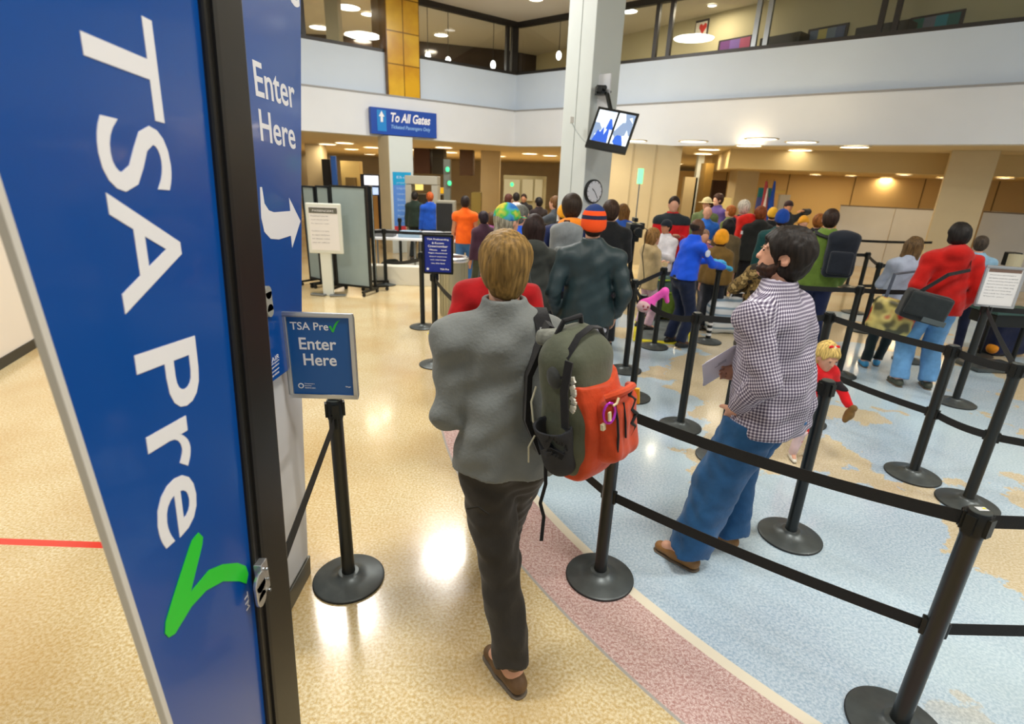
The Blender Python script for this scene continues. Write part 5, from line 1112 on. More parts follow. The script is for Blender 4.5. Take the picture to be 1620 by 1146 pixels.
# ---------------------------------------------------------------- people
def yoke(f, name, z0, z1, c, res, d=.006, m=None):
    T = SDF(); T.p = [p for p in f.topsdf.p]; T.u(lambda x, y, z: -d+0*x+0*y+0*z, [-9]*3, [9]*3, 0, 'w')
    T.plane(np.array([0, 0, z1*f.s]), (0, 0, 1)); T.plane(np.array([0, 0, z0*f.s]), (0, 0, -1)); return T.mesh(name, m or cloth('yoke_%d_%d_%d' % c, C(*c)), res, f.root)
# the man in grey with the backpack
hero = person('man in grey fleece walking away with an orange and olive backpack on one shoulder', -.012, 1.80, 1.80, 3, (112, 116, 112), ((56, 52, 46), 'loose'), shoes=(104, 76, 46), hair=((136, 106, 56), 'hero'), skin='light',
    arms=((-.13, .24, 1.08, (-.30, -1, -.8)), (.16, .26, 1.10, (.5, -.9, -.35))), head=(3, -4), res=.0085, wide=.93, lean=(-.02, .05), feet=((.05, -.19, 34, .0, 0), (-.02, .40, -4, .03, 8)), ankle=.02, slv=.95, toptype='jacket', hem=.89, wrk=1.25,
    shirt_mat=cloth('grey_fleece', C(122, 126, 123), noise=.06, bump=.25, bscale=90))
hq = hero
MB().ribbon([Vector(hero.pel)+Vector(v) for v in ((-.06, -.185, -.16), (-.10, -.18, -.13), (-.14, -.15, -.16))], Vector((0, -.3, 1)), .008, .003).build('pocket_seam', mat('seam_dark', C(30, 29, 27), .8), hero.root)
# his backpack
bc_ = at_Y(914, 634, 1.60); PK = empty('backpack', bc_, 'olive and orange backpack with black mesh pocket on the man in grey', 'backpack', rz=R(50))
PK.rotation_euler = (R(-5), R(-4), R(48)); PK.scale = (.93, .93, .93); bpy.context.view_layer.update(); PKi = PK.matrix_world.inverted()
olive = cloth('pack_olive', C(84, 88, 70), noise=.10, bump=.2, bscale=60, rough=.6); orange = cloth('pack_orange', C(200, 68, 26), noise=.12, bump=.35, bscale=30, rough=.5); pblack = cloth('pack_black', C(26, 26, 28), noise=.1, bump=.3)
def PB(off=0.0):
    S = SDF(); S.box((0, 0, -.02), npv(.125, .095, .235)+off, rr=.055+off*.5, k=.03); S.ell((0, .01, .17), npv(.118, .095, .11)+off, k=.05); S.ell((0, -.07, -.06), npv(.12, .085, .17)+off, k=.05); return S
S = PB(); S.warp(.006, 24, 1); S.mesh('main_bag', olive, .007, PK)
S = PB(.009); S.plane((0, -.035, 0), (0, 1, .12)); S.plane((0, 0, .13), (0, -.30, 1)); S.plane((-.112, 0, 0), (-1, 0, 0)); S.mesh('orange_front_panel', orange, .007, PK)
S = PB(.006); S.plane((0, 0, -.165), (0, .55, 1)); S.plane((0, -.035, 0), (0, -1, -.12)); S.warp(.004, 24, 1); S.mesh('black_bottom', pblack, .007, PK)
S = SDF(); S.box((.012, -.150, -.055), (.088, .050, .125), rr=.045, k=.03); S.warp(.006, 34, 8, (1.6, 1.6, .5)); S.mesh('front_pocket', orange, .006, PK)
# zips, folds and the bungee of the front pocket
z_ = MB(); z_.tube([(-.055, -.188, .055), (-.058, -.200, .0), (-.055, -.200, -.06), (-.050, -.192, -.13)], .0045); z_.build('zip', pblack, PK, smooth=True)
z_ = MB(); z_.tube([(-.015, -.196, .045), (-.018, -.205, -.02), (-.015, -.203, -.08)], .0035); z_.build('zip', pblack, PK, smooth=True)
bz = MB(); bz.tube([(.045+.014*(-1)**k, -.196+.004*abs(k-4), .075-.024*k) for k in range(10)], .011, 8); bz.build('bungee_strip', pblack, PK, smooth=True)
MB().tube([(-.07, -.16, .070), (-.04, -.19, .082), (.0, -.20, .085), (.05, -.19, .080), (.09, -.15, .06)], .013).build('pocket_lid_roll', orange, PK, smooth=True)
MB().box((.085, -.185, .03), (.014, .02, .055), Matrix.Rotation(R(25), 3, 'Z')).build('yellow_tag', mat('yellow_tag', C(240, 176, 30), .5), PK, bevel=.002)
# side mesh pocket with its rolled mouth
S = SDF(); S.cone((-.125, -.005, -.17), (-.150, -.005, -.030), .068, .074, k=.02, side=(1, 0, 0), sc=.80, clip1=True); S.cone((-.150, -.005, -.09), (-.153, -.005, -.01), .058, .063, k=.006, op='s', side=(1, 0, 0), sc=.78); S.warp(.004, 40, 3); S.mesh('mesh_pocket', mat('mesh_charcoal', C(44, 46, 50), .8, bump=.8, bscale=420), .006, PK)
MB().ribbon([(-.17, -.06, -.13), (-.185, -.02, -.11), (-.175, .03, -.14)], (0, 0, 1), .022, .004).build('pocket_strap', pblack, PK)
MB().ribbon([(-.135, -.075, .20), (-.152, -.062, .10), (-.150, -.058, -.03), (-.148, -.068, -.03)], (0, 1, 0), .030, .006).build('side_webbing', pblack, PK, smooth=True)
MB().ribbon([(-.125, -.03, .13), (-.11, -.045, .20), (-.06, -.06, .262), (.0, -.065, .278), (.06, -.06, .262), (.115, -.045, .19), (.128, -.03, .10)], [Vector((0, 1, .3))]*7, .022, .005).build('lid_piping', pblack, PK, smooth=True)
S = SDF(); S.ell((-.118, .0, .13), (.02, .032, .045)); S.mesh('side_patch', cloth('patch_grey', C(66, 68, 66)), .006, PK)
# cluster of pale zip pulls, carabiner, cord
rng = random.Random(3); zp = MB()
for k in range(9):
    x_, z2_ = -.132+.012*rng.random(), .145-.014*k; zp.box((x_-.008, -.078-.010*rng.random(), z2_), (.008, .020, .012), Matrix.Rotation(rng.uniform(-.8, .8), 3, 'X'))
MBz = zp.build('zip_pulls', mat('zip_pull_white', C(222, 220, 205), .4, .2), PK, bevel=.001)
MB().tube([(-.082+.018*math.cos(t)+.004*math.sin(t), -.185-.010*math.cos(t), .030+.034*math.sin(t)) for t in [i*2*math.pi/16 for i in range(17)]], .0042).build('carabiner', mat('carabiner_magenta', C(200, 60, 200), .25, .6), PK, smooth=True)
MB().tube([(-.05, -.20, .075), (-.062, -.20, .06), (-.075, -.195, .055)], .004).box((-.088, -.190, .022), (.012, .006, .030)).build('carabiner_tag', mat('tag_cream', C(220, 205, 160), .5), PK)
MB().box((-.10, -.172, -.015), (.016, .012, .022)).build('side_buckle', mat('buckle_cream', C(206, 196, 160), .5), PK, bevel=.002)
MB().tube([(-.125, .08, .08), (-.150, .085, .03), (-.153, .08, -.04), (-.15, .06, -.07)], .0035).build('pale_cord', mat('cord_pale', C(190, 186, 160), .6), PK, smooth=True)
MB().tube([(-.16, .07, -.09), (-.18, .085, -.13), (-.17, .10, -.20)], .0032).build('pale_cord', mat('cord_pale', C(190, 186, 160), .6), PK, smooth=True)
S = SDF(); S.box((-.01, .075, .225), (.07, .045, .028), Matrix.Rotation(R(12), 3, 'Y'), rr=.02); S.mesh('top_yoke', cloth('patch_grey2', C(120, 122, 112), noise=.25, nscale=40), .006, PK)
MB().tube([(-.06, .03, .255), (-.045, .01, .300), (.02, -.01, .305), (.05, .01, .25)], .010).build('haul_loop', pblack, PK, smooth=True)
toP = lambda v: PKi @ Vector(v)
sh = Matrix.Rotation(R(3), 4, 'Z') @ Vector(hero.sh[1]) + hero.root.location
sp_ = [sh+Vector(v) for v in ((.02, -.155, -.07), (-.02, -.125, .03), (-.045, -.07, .088), (-.055, .0, .108), (-.055, .07, .085), (-.04, .115, .01), (-.02, .12, -.10))]
MB().ribbon([toP(v) for v in sp_], [PKi.to_3x3() @ Vector((1, .15, 0))]*len(sp_), .062, .014).build('shoulder_strap', pblack, PK, smooth=True)
k2 = sp_[1].lerp(sp_[2], .4)+Vector((0, -.012, .008)); MB().box(toP(k2), (.045, .022, .012), (PKi.to_3x3() @ Matrix.Rotation(R(40), 3, 'X'))).build('strap_buckle', mat('buckle_grey', C(96, 98, 98), .3, .3), PK, bevel=.002)
MB().ribbon([toP(bc_+Vector(v)) for v in ((-.10, .10, .23), (-.165, .10, .05), (-.165, .10, -.12), (-.11, .08, -.24))], [PKi.to_3x3() @ Vector((.3, -1, 0))]*4, .06, .02).build('back_padding', pblack, PK, smooth=True)
MB().ribbon([toP(bc_+Vector(v)) for v in ((-.09, .04, -.25), (-.085, .03, -.34), (-.10, .03, -.42), (-.085, .02, -.47), (-.09, .0, -.56))], [PKi.to_3x3() @ Vector((1, .2, 0))]*5, .014, .003).build('loose_strap', pblack, PK)

# the man in the checked shirt
gm_ = bpy.data.materials.new('gingham_shirt'); gm_.use_nodes = True; nt = gm_.node_tree; b = nt.nodes['Principled BSDF']; b.inputs['Roughness'].default_value = .85
uv = nt.nodes.new('ShaderNodeUVMap'); uv.uv_map = 'weave'; sx_ = nt.nodes.new('ShaderNodeSeparateXYZ'); nt.links.new(uv.outputs[0], sx_.inputs[0])
def stripe(o):
    a_ = nt.nodes.new('ShaderNodeMath'); a_.operation = 'FRACT'; nt.links.new(o, a_.inputs[0]); c_ = nt.nodes.new('ShaderNodeMath'); c_.operation = 'GREATER_THAN'; c_.inputs[1].default_value = .45; nt.links.new(a_.outputs[0], c_.inputs[0]); return c_.outputs[0]
s1, s2 = stripe(sx_.outputs[0]), stripe(sx_.outputs[1]); ad = nt.nodes.new('ShaderNodeMath'); ad.operation = 'ADD'; nt.links.new(s1, ad.inputs[0]); nt.links.new(s2, ad.inputs[1])
rp = nt.nodes.new('ShaderNodeValToRGB'); rp.color_ramp.interpolation = 'CONSTANT'; hf = nt.nodes.new('ShaderNodeMath'); hf.operation = 'MULTIPLY'; hf.inputs[1].default_value = .5; nt.links.new(ad.outputs[0], hf.inputs[0]); nt.links.new(hf.outputs[0], rp.inputs[0])
rp.color_ramp.elements[0].color = C(222, 218, 228); rp.color_ramp.elements[1].position = .25; rp.color_ramp.elements[1].color = C(152, 146, 164); e_ = rp.color_ramp.elements.new(.75); e_.color = C(80, 70, 92)
nt.links.new(rp.outputs[0], b.inputs['Base Color'])
_tl = lambda v: tuple((Matrix.Rotation(R(-42), 3, 'Z') @ (v-Vector((1.32, 2.46, 0))))*(1.75/1.80))
lw_ = _tl(at_Y(1164, 648, 2.36)); rw_ = _tl(at_Y(1178, 592, 2.66))
chk = person('heavy set bearded man in a checked shirt and blue jeans looking up to the left', 1.32, 2.46, 1.80, 42, (180, 176, 190), ((40, 88, 134), 'wide'), shoes=(150, 104, 52), hair=((34, 28, 24), 'thick'), skin='light',
    arms=(lw_+((-.35, -1, 0),), rw_+((.8, -.8, -.3),)), wr=(((.45, .35, -.8), (.9, -.1, .3)), ((-.75, .5, .1), (-.2, -.9, 0))), head=(30, 10), res=.009, wide=1.36, lean=(-.085, .065), feet=((-.30, .15, 4), (.02, .10, 10)), toptype='shirt', hem=.80, shirt_mat=gm_, wrk=1.3)
def weave(f, pitch=.0150):
    me = f.top.data; n = len(me.polygons); co = np.zeros(len(me.vertices)*3); me.vertices.foreach_get('co', co); co = co.reshape(-1, 3)
    lv = np.zeros(len(me.loops), np.int32); me.loops.foreach_get('vertex_index', lv); ls = np.zeros(n, np.int32); me.polygons.foreach_get('loop_start', ls); lt = np.zeros(n, np.int32); me.polygons.foreach_get('loop_total', lt)
    pid = np.repeat(np.arange(n), lt); cen = np.zeros((n, 3)); np.add.at(cen, pid, co[lv]); cen /= lt[:, None]
    segs = [(f.pel*0+np.array([f.waist[0], f.waist[1], .7]), f.neck+np.array([0, 0, .1]), .17, np.array([0, -1., 0]), 1.0)]
    for i in (0, 1): segs += [(f.sh[i], f.el[i], .070, None, 1), (f.el[i], f.wr[i], .052, None, 1)]
    D_ = []
    for a, b2, r, _, _2 in segs:
        ab = b2-a; t = np.clip(((cen-a) @ ab)/(ab @ ab), 0, 1); q = cen-a-t[:, None]*ab; rr = r
        D_.append(np.linalg.norm(q*(np.array([.75, 1, 1]) if r > .1 else 1), axis=1)/rr)
    part = np.argmin(np.stack(D_), 0); P_ = part[pid]; uvs = np.zeros((len(lv), 2))
    for k, (a, b2, r, ref, _) in enumerate(segs):
        m_ = P_ == k; ab = b2-a; L = np.linalg.norm(ab); un_ = ab/L; ref = np.array([0, -1., 0]) if ref is None else ref
        e1 = ref-un_*(ref @ un_); e1 /= np.linalg.norm(e1); e2_ = np.cross(un_, e1); q = co[lv[m_]]-a
        ang = np.arctan2(q @ e2_, q @ e1); uvs[m_, 0] = ang*(r if r < .1 else .21)/pitch; uvs[m_, 1] = (q @ un_)/pitch
        per = 2*math.pi*(r if r < .1 else .21)/pitch; first = uvs[ls[pid[m_]], 0]; uvs[m_, 0] += np.round((first-uvs[m_, 0])/per)*per
    l = me.uv_layers.new(name='weave'); l.data.foreach_set('uv', uvs.astype(np.float32).ravel())
weave(chk)
S = SDF(); q = chk.q; S.ell(q(0, .030, -.060), chk.P(.058, .062, .050), chk.Rh, k=.02); S.ell(q(0, .108, -.030), chk.P(.036, .036, .040), chk.Rh, k=.01, op='s')
for sg in (-1, 1): S.cone(q(sg*.064, .008, -.010), q(sg*.050, .040, -.065), .011, .016, k=.02)
S.plane(q(0, 0, .0), chk.Rh @ npv(0, .35, 1)); S.warp(.003, 150, 2); S.mesh('beard', hair_mat('beard_brown', C(58, 38, 28)), .006, chk.root)
pr_ = chk.root; pa = at_Y(1137, 580, 2.60)
ppr = empty('paper_sheets', pa, 'folded white papers held in front of the man in the checked shirt', 'papers', rz=R(30)); Mp = Matrix.Rotation(R(28), 3, 'X') @ Matrix.Rotation(R(-38), 3, 'Y')
for k, (dx, a2) in enumerate(((0, 0), (.012, 6))):
    M2 = Mp @ Matrix.Rotation(R(a2), 3, 'Y'); MB().box((dx, .004*k, 0), (.19, .0012, .25), M2).build('sheet', mat('paper_lilac_white', C(232, 230, 244), .6), ppr)
MB().box(Mp @ Vector((.02, -.0015, .03)), (.05, .0006, .004), Mp).box(Mp @ Vector((.01, -.0015, .015)), (.07, .0006, .003), Mp).build('printed_lines', mat('print_dark', C(90, 90, 110), .6), ppr)

# little girl
g_ = at_Y(1295, 640, 3.62)
girl = person('little blonde girl in a red coat with a red bow, looking down behind the stanchion', g_.x-.05, 3.62, .90, 176, (222, 28, 34), ((226, 200, 204), 'slim'), shoes=(226, 222, 208), hair=((226, 190, 112), 'long'), skin='light', head=(12, -20), kid=1.62,
    arms=((-.44, .16, .92), (.16, .2, 1.0)), res=.009, toptype='jacket', hem=.46, wide=1.05, slv=.9)
yoke(girl, 'black_yoke', 1.14, 1.27, (36, 30, 34), .009)
S = SDF(); q = girl.q
for sg in (-1, 1): S.ell(q(sg*.028, .02, .122), girl.P(.030, .016, .022)*1.28, girl.Rh, k=.01)
S.mesh('hair_bow', cloth('bow_red', C(214, 30, 36)), .005, girl.root)
S = SDF(); S.ell(q(0, .03, .125), girl.P(.012, .014, .014)*1.3, girl.Rh); S.mesh('bow_knot', cloth('bow_white', C(236, 222, 226)), .005, girl.root)
for i in (0, 1):
    a_, k_ = girl.ank[i], girl.kn[i]
    for t_, cl in ((.25, (90, 160, 110)), (.6, (200, 60, 70))):
        p_ = a_+(k_-a_)*t_; S = SDF(); S.cone(p_, p_+(k_-a_)*.10, .062*girl.s, k=.0, clip0=True, clip1=True); S.mesh('legging_stripe', cloth('legg_%d_%d_%d' % cl, C(*cl)), .006, girl.root)
tw = girl.wr[0]; tp_ = girl.root.matrix_world
bpy.context.view_layer.update(); tpos = girl.root.matrix_world @ Vector(tw); to = empty('toy', tpos+Vector((0, -.02, -.05)), 'small brown stuffed toy in the hand of the little girl', 'toy'); S = SDF(); S.ell((0, 0, 0), (.035, .03, .045)); S.ell((.01, -.01, .05), (.028, .025, .026)); S.ell((-.02, 0, -.04), (.02, .02, .03)); S.mesh('body', cloth('toy_brown', C(122, 92, 48)), .006, to)

# orange striped beanie
def pt(px, py, Y): q = at_Y(px, py, Y); return q.x, Y, q.z
def ppl(label, px, py, Y, yaw, top, legs, extra=.0, **k):
    x, y, z = pt(px, py, Y); k.setdefault('res', .013 if Y < 6 else .019); return person(label, x, y, z-extra, yaw, top, legs, **k)
bm_ = bpy.data.materials.new('striped_beanie'); bm_.use_nodes = True; nt = bm_.node_tree; b = nt.nodes['Principled BSDF']; tc = nt.nodes.new('ShaderNodeTexCoord'); sz = nt.nodes.new('ShaderNodeSeparateXYZ'); nt.links.new(tc.outputs['Object'], sz.inputs[0])
mr_ = nt.nodes.new('ShaderNodeMapRange'); mr_.inputs[1].default_value = 1.58; mr_.inputs[2].default_value = 1.82; nt.links.new(sz.outputs[2], mr_.inputs[0]); rp = nt.nodes.new('ShaderNodeValToRGB'); rp.color_ramp.interpolation = 'CONSTANT'
rp.color_ramp.elements[0].color = C(250, 84, 20); rp.color_ramp.elements[1].position = .40; rp.color_ramp.elements[1].color = C(30, 36, 66)
for p_, c_ in ((.52, (250, 84, 20)), (.66, (24, 52, 110))): e_ = rp.color_ramp.elements.new(p_); e_.color = C(*c_)
nt.links.new(mr_.outputs[0], rp.inputs[0]); nt.links.new(rp.outputs[0], b.inputs['Base Color']); b.inputs['Roughness'].default_value = .9
ppl('person in an orange and navy striped beanie and dark teal leather jacket', 942, 322, 4.2, -3, (34, 58, 66), (22, 28, 36), extra=.02, hair=((50, 40, 34), 'short'), hat=('beanie', bm_), arms=('pocket', 'pocket'), wide=1.10, toptype='jacket', hem=.84, hem2=(.78, (214, 214, 226)),
    shirt_mat=mat('teal_leather', C(34, 54, 58), .5, noise=.08, nscale=3, bump=.2, bscale=22))
nv = ppl('tall dark haired man in a navy jacket with an orange hood, wearing a grey backpack', 906, 306, 5.35, 4, (28, 40, 84), (24, 28, 40), hair=((52, 40, 30), 'full'), arms=('pocket', 'pocket'), toptype='puffy', hood=True, wide=1.05)
S = SDF(); S.ell(nv.neck+npv(0, -.08, .0), (.145, .10, .075)); S.ell(nv.neck+npv(0, .02, .0), (.13, .11, .06), k=.04); S.ell(nv.neck+npv(0, .0, .06), (.068, .068, .08), k=.01, op='s'); S.mesh('orange_hood', cloth('hood_orange', C(250, 140, 30)), .012, nv.root)
backpack_on(nv, (134, 140, 142), 'grey backpack with small orange mark on the man in the navy jacket', accent=(150, 156, 156), size=1.02, side=-.07)
ppl('person in a red jacket seen mostly behind the head of the man in grey', 789, 366, 3.05, 5, (170, 14, 20), (40, 42, 50), hair=((70, 52, 40), 'short'), arms=('pocket', 'pocket'), toptype='jacket', wide=1.12)
cp = bpy.data.materials.new('tie_dye_cap'); cp.use_nodes = True; nt = cp.node_tree; b = nt.nodes['Principled BSDF']; tc = nt.nodes.new('ShaderNodeTexCoord'); nz = nt.nodes.new('ShaderNodeTexNoise'); nz.inputs['Scale'].default_value = 9
rp = nt.nodes.new('ShaderNodeValToRGB'); rp.color_ramp.elements[0].position = .36; rp.color_ramp.elements[0].color = C(40, 116, 190); rp.color_ramp.elements[1].position = .68; rp.color_ramp.elements[1].color = C(220, 200, 60)
for p_, c_ in ((.48, (70, 160, 190)), (.56, (60, 180, 80))): e_ = rp.color_ramp.elements.new(p_); e_.color = C(*c_)
nt.links.new(tc.outputs['Object'], nz.inputs[0]); nt.links.new(nz.outputs[0], rp.inputs[0]); nt.links.new(rp.outputs[0], b.inputs['Base Color']); b.inputs['Roughness'].default_value = .85
cm_ = ppl('grey haired person in a blue green and yellow cap, ponytail at the back', 802, 321, 4.15, -48, (52, 60, 56), (40, 42, 46), extra=.0, hair=((150, 146, 128), 'short'), hat=('cap', cp), arms=('down', 'down'), skin='light', wide=1.05)
S = SDF(); S.cone(cm_.q(0, -.09, -.01), cm_.q(0, -.12, -.10), .03, .02); S.mesh('ponytail', hair_mat('ponytail_grey', C(150, 146, 128)), .01, cm_.root)
ppl('person with long dark brown hair in a dark grey hooded coat', 846, 338, 4.75, -6, (62, 66, 62), (30, 32, 36), hair=((44, 30, 28), 'long'), arms=('front', 'front'), hood=True, woman=True, skin='tan', toptype='jacket')
ppl('dark haired man in a black jacket right of the striped beanie', 968, 316, 6.2, -5, (26, 28, 30), (30, 32, 36), hair=((60, 42, 30), 'full'), arms=('front', 'front'), wide=1.1)
ppl('grey haired person in a bright blue shirt behind the multicoloured cap', 824, 323, 5.9, -70, (40, 96, 220), (60, 62, 70), hair=((110, 112, 104), 'short'), arms=('front', 'front'), toptype='shirt')
ppl('person in a golden yellow hat just left of the navy jacket', 894, 324, 6.9, 30, (60, 62, 66), (40, 42, 46), hair=((70, 50, 30), 'short'), hat=('beanie', (250, 170, 30)), arms=('down', 'down'))
ppl('distant person with brown hair and blue top against the beige wall block', 987, 322, 8.7, 20, (50, 96, 190), (60, 60, 66), hair=((120, 84, 40), 'long'), woman=True)
ppl('blonde child in a beige coat standing by the black video camera', 1034, 364, 7.2, -70, (206, 182, 134), (226, 190, 206), hair=((150, 110, 60), 'long'), kid=True, arms=('hold', 'hold'), toptype='puffy', hood=True, hem=.74, woman=True)
rb = ppl('man facing the camera in a red and black jacket with white sleeves', 1068, 309, 8.3, 168, (206, 28, 34), (30, 34, 46), hair=((50, 36, 28), 'crew'), arms=('hold', 'front'), wide=1.15)
yoke(rb, 'black_shoulder_yoke', 1.32, 1.50, (34, 44, 50), .02)
ppl('boy in a dark cap and white shirt in front of the red and black jacket', 1056, 347, 7.85, 130, (232, 232, 238), (60, 66, 80), hair=((40, 30, 26), 'short'), hat=('cap', (34, 42, 52)), arms=('hold', 'front'), toptype='shirt', kid=False, skin='tan')
off = ppl('officer in a bright blue shirt and pale blue gloves reaching to the right', 1094, 343, 6.45, -76, (28, 92, 226), ((20, 32, 60), 'loose'), hair=((50, 40, 34), 'bald'), skin='dark', arms=((-.10, .50, 1.16), (.12, .52, 1.12)), gloves=(70, 176, 226), shoes=(24, 26, 28), lean=(0, .10), toptype='shirt', hem=.95, wide=1.15, res=.014, shirt_mat=cloth('officer_blue', C(24, 86, 226), noise=.06))
S = SDF(); u_ = off.sh[0]*.75+off.el[0]*.25
for i in (1,):
    u_ = off.sh[i]*.7+off.el[i]*.3; S = SDF(); S.ell(u_+npv(.068, 0, 0), (.012, .036, .045)); S.mesh('sleeve_patch', mat('patch_white', C(210, 220, 240), .7), .008, off.root)
MB().tube([off.pel+npv(.155*math.cos(t), .13*math.sin(t), .0) for t in [i*2*math.pi/20 for i in range(21)]], .018).build('belt', M_black, off.root, smooth=True)
ppl('person in a mauve and white top partly behind the officer in blue', 1116, 362, 7.5, 175, (186, 120, 160), (120, 120, 130), hair=((150, 120, 100), 'short'), toptype='tee', sleeve=.5, woman=True)
ppl('man in a light blue t-shirt facing the camera with folded arms', 1121, 325, 9.3, 172, (50, 120, 226), (60, 66, 80), hair=((120, 90, 70), 'bald'), toptype='tee', sleeve=.5, arms=((-.02, .22, 1.15), (.02, .26, 1.12)))
ppl('person in a pale straw cowboy hat in the far crowd', 1120, 311, 10.6, 150, (96, 110, 70), (60, 60, 60), hair=((70, 40, 20), 'short'), hat=('brim', (214, 200, 150)), extra=.02)
ppl('dark haired person in a purple top turned left in the far crowd', 1138, 306, 11.4, 110, (84, 66, 130), (40, 40, 50), hair=((60, 36, 28), 'full'), skin='light')
ppl('person in an olive green jacket turned away beside the red backpack', 1158, 324, 9.9, 40, (112, 124, 60), (50, 50, 46), hair=((170, 96, 40), 'short'))
rp_ = ppl('white haired person in a dark collar carrying a red backpack', 1179, 316, 8.9, 2, (34, 40, 56), (26, 28, 34), hair=((214, 206, 190), 'full'), wide=1.1)
backpack_on(rp_, (226, 40, 28), 'bright red backpack with a white band in the far queue', accent=(206, 44, 34), size=1.15, strapc=(206, 40, 30), res=.018)
bpk = [o for o in col.objects if o.get('label', '').startswith('bright red backpack')][0]; MB().box(Vector(rp_.chest)+Vector((0, -.345, -.02)), (.26, .02, .05)).build('white_band', M_white, bpk)
ppl('person with straight black hair in a brown coat with furry collar', 1154, 346, 7.75, 8, (104, 88, 60), (30, 30, 36), hair=((22, 20, 22), 'long'), woman=True, toptype='puffy')
ppl('child in an orange yellow hat crouching low beside the black haired person', 1143, 368, 7.2, -30, (120, 92, 44), (34, 38, 48), hair=((80, 50, 30), 'short'), hat=('beanie', (240, 160, 30)), kid=True, toptype='puffy')
ppl('auburn haired person in a black hooded jacket in front of the flags', 1205, 326, 8.6, 3, (36, 38, 36), (28, 28, 32), hair=((132, 66, 30), 'full'), hood=True, toptype='puffy')
ppl('person in a yellow knitted hat behind the black hooded jacket', 1224, 329, 9.9, -20, (30, 32, 36), (28, 28, 32), hair=((90, 60, 30), 'short'), hat=('beanie', (228, 176, 50)))
ppl('person in a royal blue beanie and dark teal jacket', 1240, 332, 7.4, -25, (30, 78, 78), (28, 30, 36), hair=((60, 40, 30), 'short'), hat=('beanie', (24, 70, 160)), wide=1.15)
ppl('person in a dark cap raising one hand in front of the dark alcove', 1249, 317, 11.3, 178, (40, 42, 46), (28, 30, 36), hair=((40, 30, 26), 'short'), hat=('cap', (44, 26, 30)), arms=('up', 'down'), skin='tan')
ppl('person in a light orange hat facing the camera right of the raised hand', 1273, 342, 9.2, 175, (40, 42, 46), (28, 30, 36), hair=((60, 40, 30), 'short'), hat=('beanie', (240, 170, 50)))
ppl('brown haired person in a black coat just left of the green jacket', 1298, 338, 8.3, -30, (28, 28, 32), (28, 30, 36), hair=((150, 90, 40), 'full'), wide=1.1)
gj = ppl('man in an olive green jacket wearing a large black backpack', 1318, 329, 6.3, -22, (104, 132, 54), (26, 38, 76), hair=((50, 34, 26), 'short'), toptype='puffy', arms=('pocket', 'pocket'), wide=1.04)
backpack_on(gj, (28, 34, 44), 'large black backpack on the olive green jacket', size=1.08, side=.15)
cam_m = bpy.data.materials.new('camouflage_cloth'); cam_m.use_nodes = True; nt = cam_m.node_tree; b = nt.nodes['Principled BSDF']; tc = nt.nodes.new('ShaderNodeTexCoord'); nz = nt.nodes.new('ShaderNodeTexNoise'); nz.inputs['Scale'].default_value = 13; nz.inputs['Detail'].default_value = 3
rp = nt.nodes.new('ShaderNodeValToRGB'); rp.color_ramp.interpolation = 'CONSTANT'; rp.color_ramp.elements[0].color = C(40, 32, 22); rp.color_ramp.elements[1].position = .45; rp.color_ramp.elements[1].color = C(128, 104, 58)
for p_, c_ in ((.53, (92, 74, 40)), (.60, (176, 150, 96))): e_ = rp.color_ramp.elements.new(p_); e_.color = C(*c_)
nt.links.new(tc.outputs['Object'], nz.inputs[0]); nt.links.new(nz.outputs[0], rp.inputs[0]); nt.links.new(rp.outputs[0], b.inputs['Base Color']); b.inputs['Roughness'].default_value = .9
ppl('person in a brown camouflage jacket with bent arm, mostly behind the checked shirt man', 1226, 378, 5.2, 10, (120, 96, 56), (60, 54, 44), hair=((60, 44, 30), 'short'), hat=('cap', cam_m), arms=((-.08, .16, 1.18, (-1.4, -.1, -.35)), 'down'), shirt_mat=cam_m, toptype='puffy', wide=1.1)
# red hooded person, bent woman and the one behind
rh = ppl('person in a red hooded sweatshirt and light blue jeans standing at right', 1524, 352, 5.25, -14, (214, 34, 24), ((104, 156, 204), 'baggy'), hair=((30, 26, 24), 'full'), arms=('pocket', 'pocket'), feet=((-.15, .0, 6), (.14, .02, -6)), hood=True, toptype='puffy', hem=.84, wide=1.02, res=.012, shoes=(70, 74, 60), head=(-12, -4), shirt_mat=cloth('red_hoodie', C(184, 20, 12), noise=.08))
wm = ppl('person with brown hair in a light grey top bending beside the red hooded sweatshirt', 1452, 374, 5.85, -24, (164, 176, 196), ((26, 40, 44), 'slim'), hair=((96, 74, 44), 'long'), arms=('front', 'bent'), woman=True, toptype='jacket', hem=.84, shoes=(60, 150, 200), head=(-25, -12), res=.012, lean=(0, .08), feet=((-.20, -.05, 8), (-.04, .10, -10)))
ppl('person in a pale blue shirt and navy trousers behind the red hooded sweatshirt', 1556, 372, 6.55, -35, (140, 180, 206), ((24, 32, 60), 'slim'), hair=((70, 60, 50), 'short'), arms=('front', 'front'), toptype='shirt', shoes=(150, 110, 60))
mbg = at_Y(1462, 486, 5.02); mg = empty('messenger_bag', mbg, 'black boxy shoulder bag at the hip of the red hooded person', 'bag', rz=R(-20)); mg.rotation_euler = (0, R(12), R(-20))
S = SDF(); S.box((0, 0, 0), (.19, .085, .14), rr=.03); S.warp(.004, 20, 2); S.mesh('bag_body', cloth('bag_black', C(30, 34, 36)), .01, mg)
S = SDF(); S.box((0, -.065, .02), (.175, .035, .11), rr=.02); S.mesh('flap', cloth('bag_black2', C(40, 46, 48)), .01, mg); MB().box((.10, -.09, -.10), (.20, .02, .05)).build('grey_corner', mat('bag_grey', C(80, 90, 92), .6), mg, bevel=.005)
bpy.context.view_layer.update(); mi = mg.matrix_world.inverted(); rhw = rh.root.matrix_world
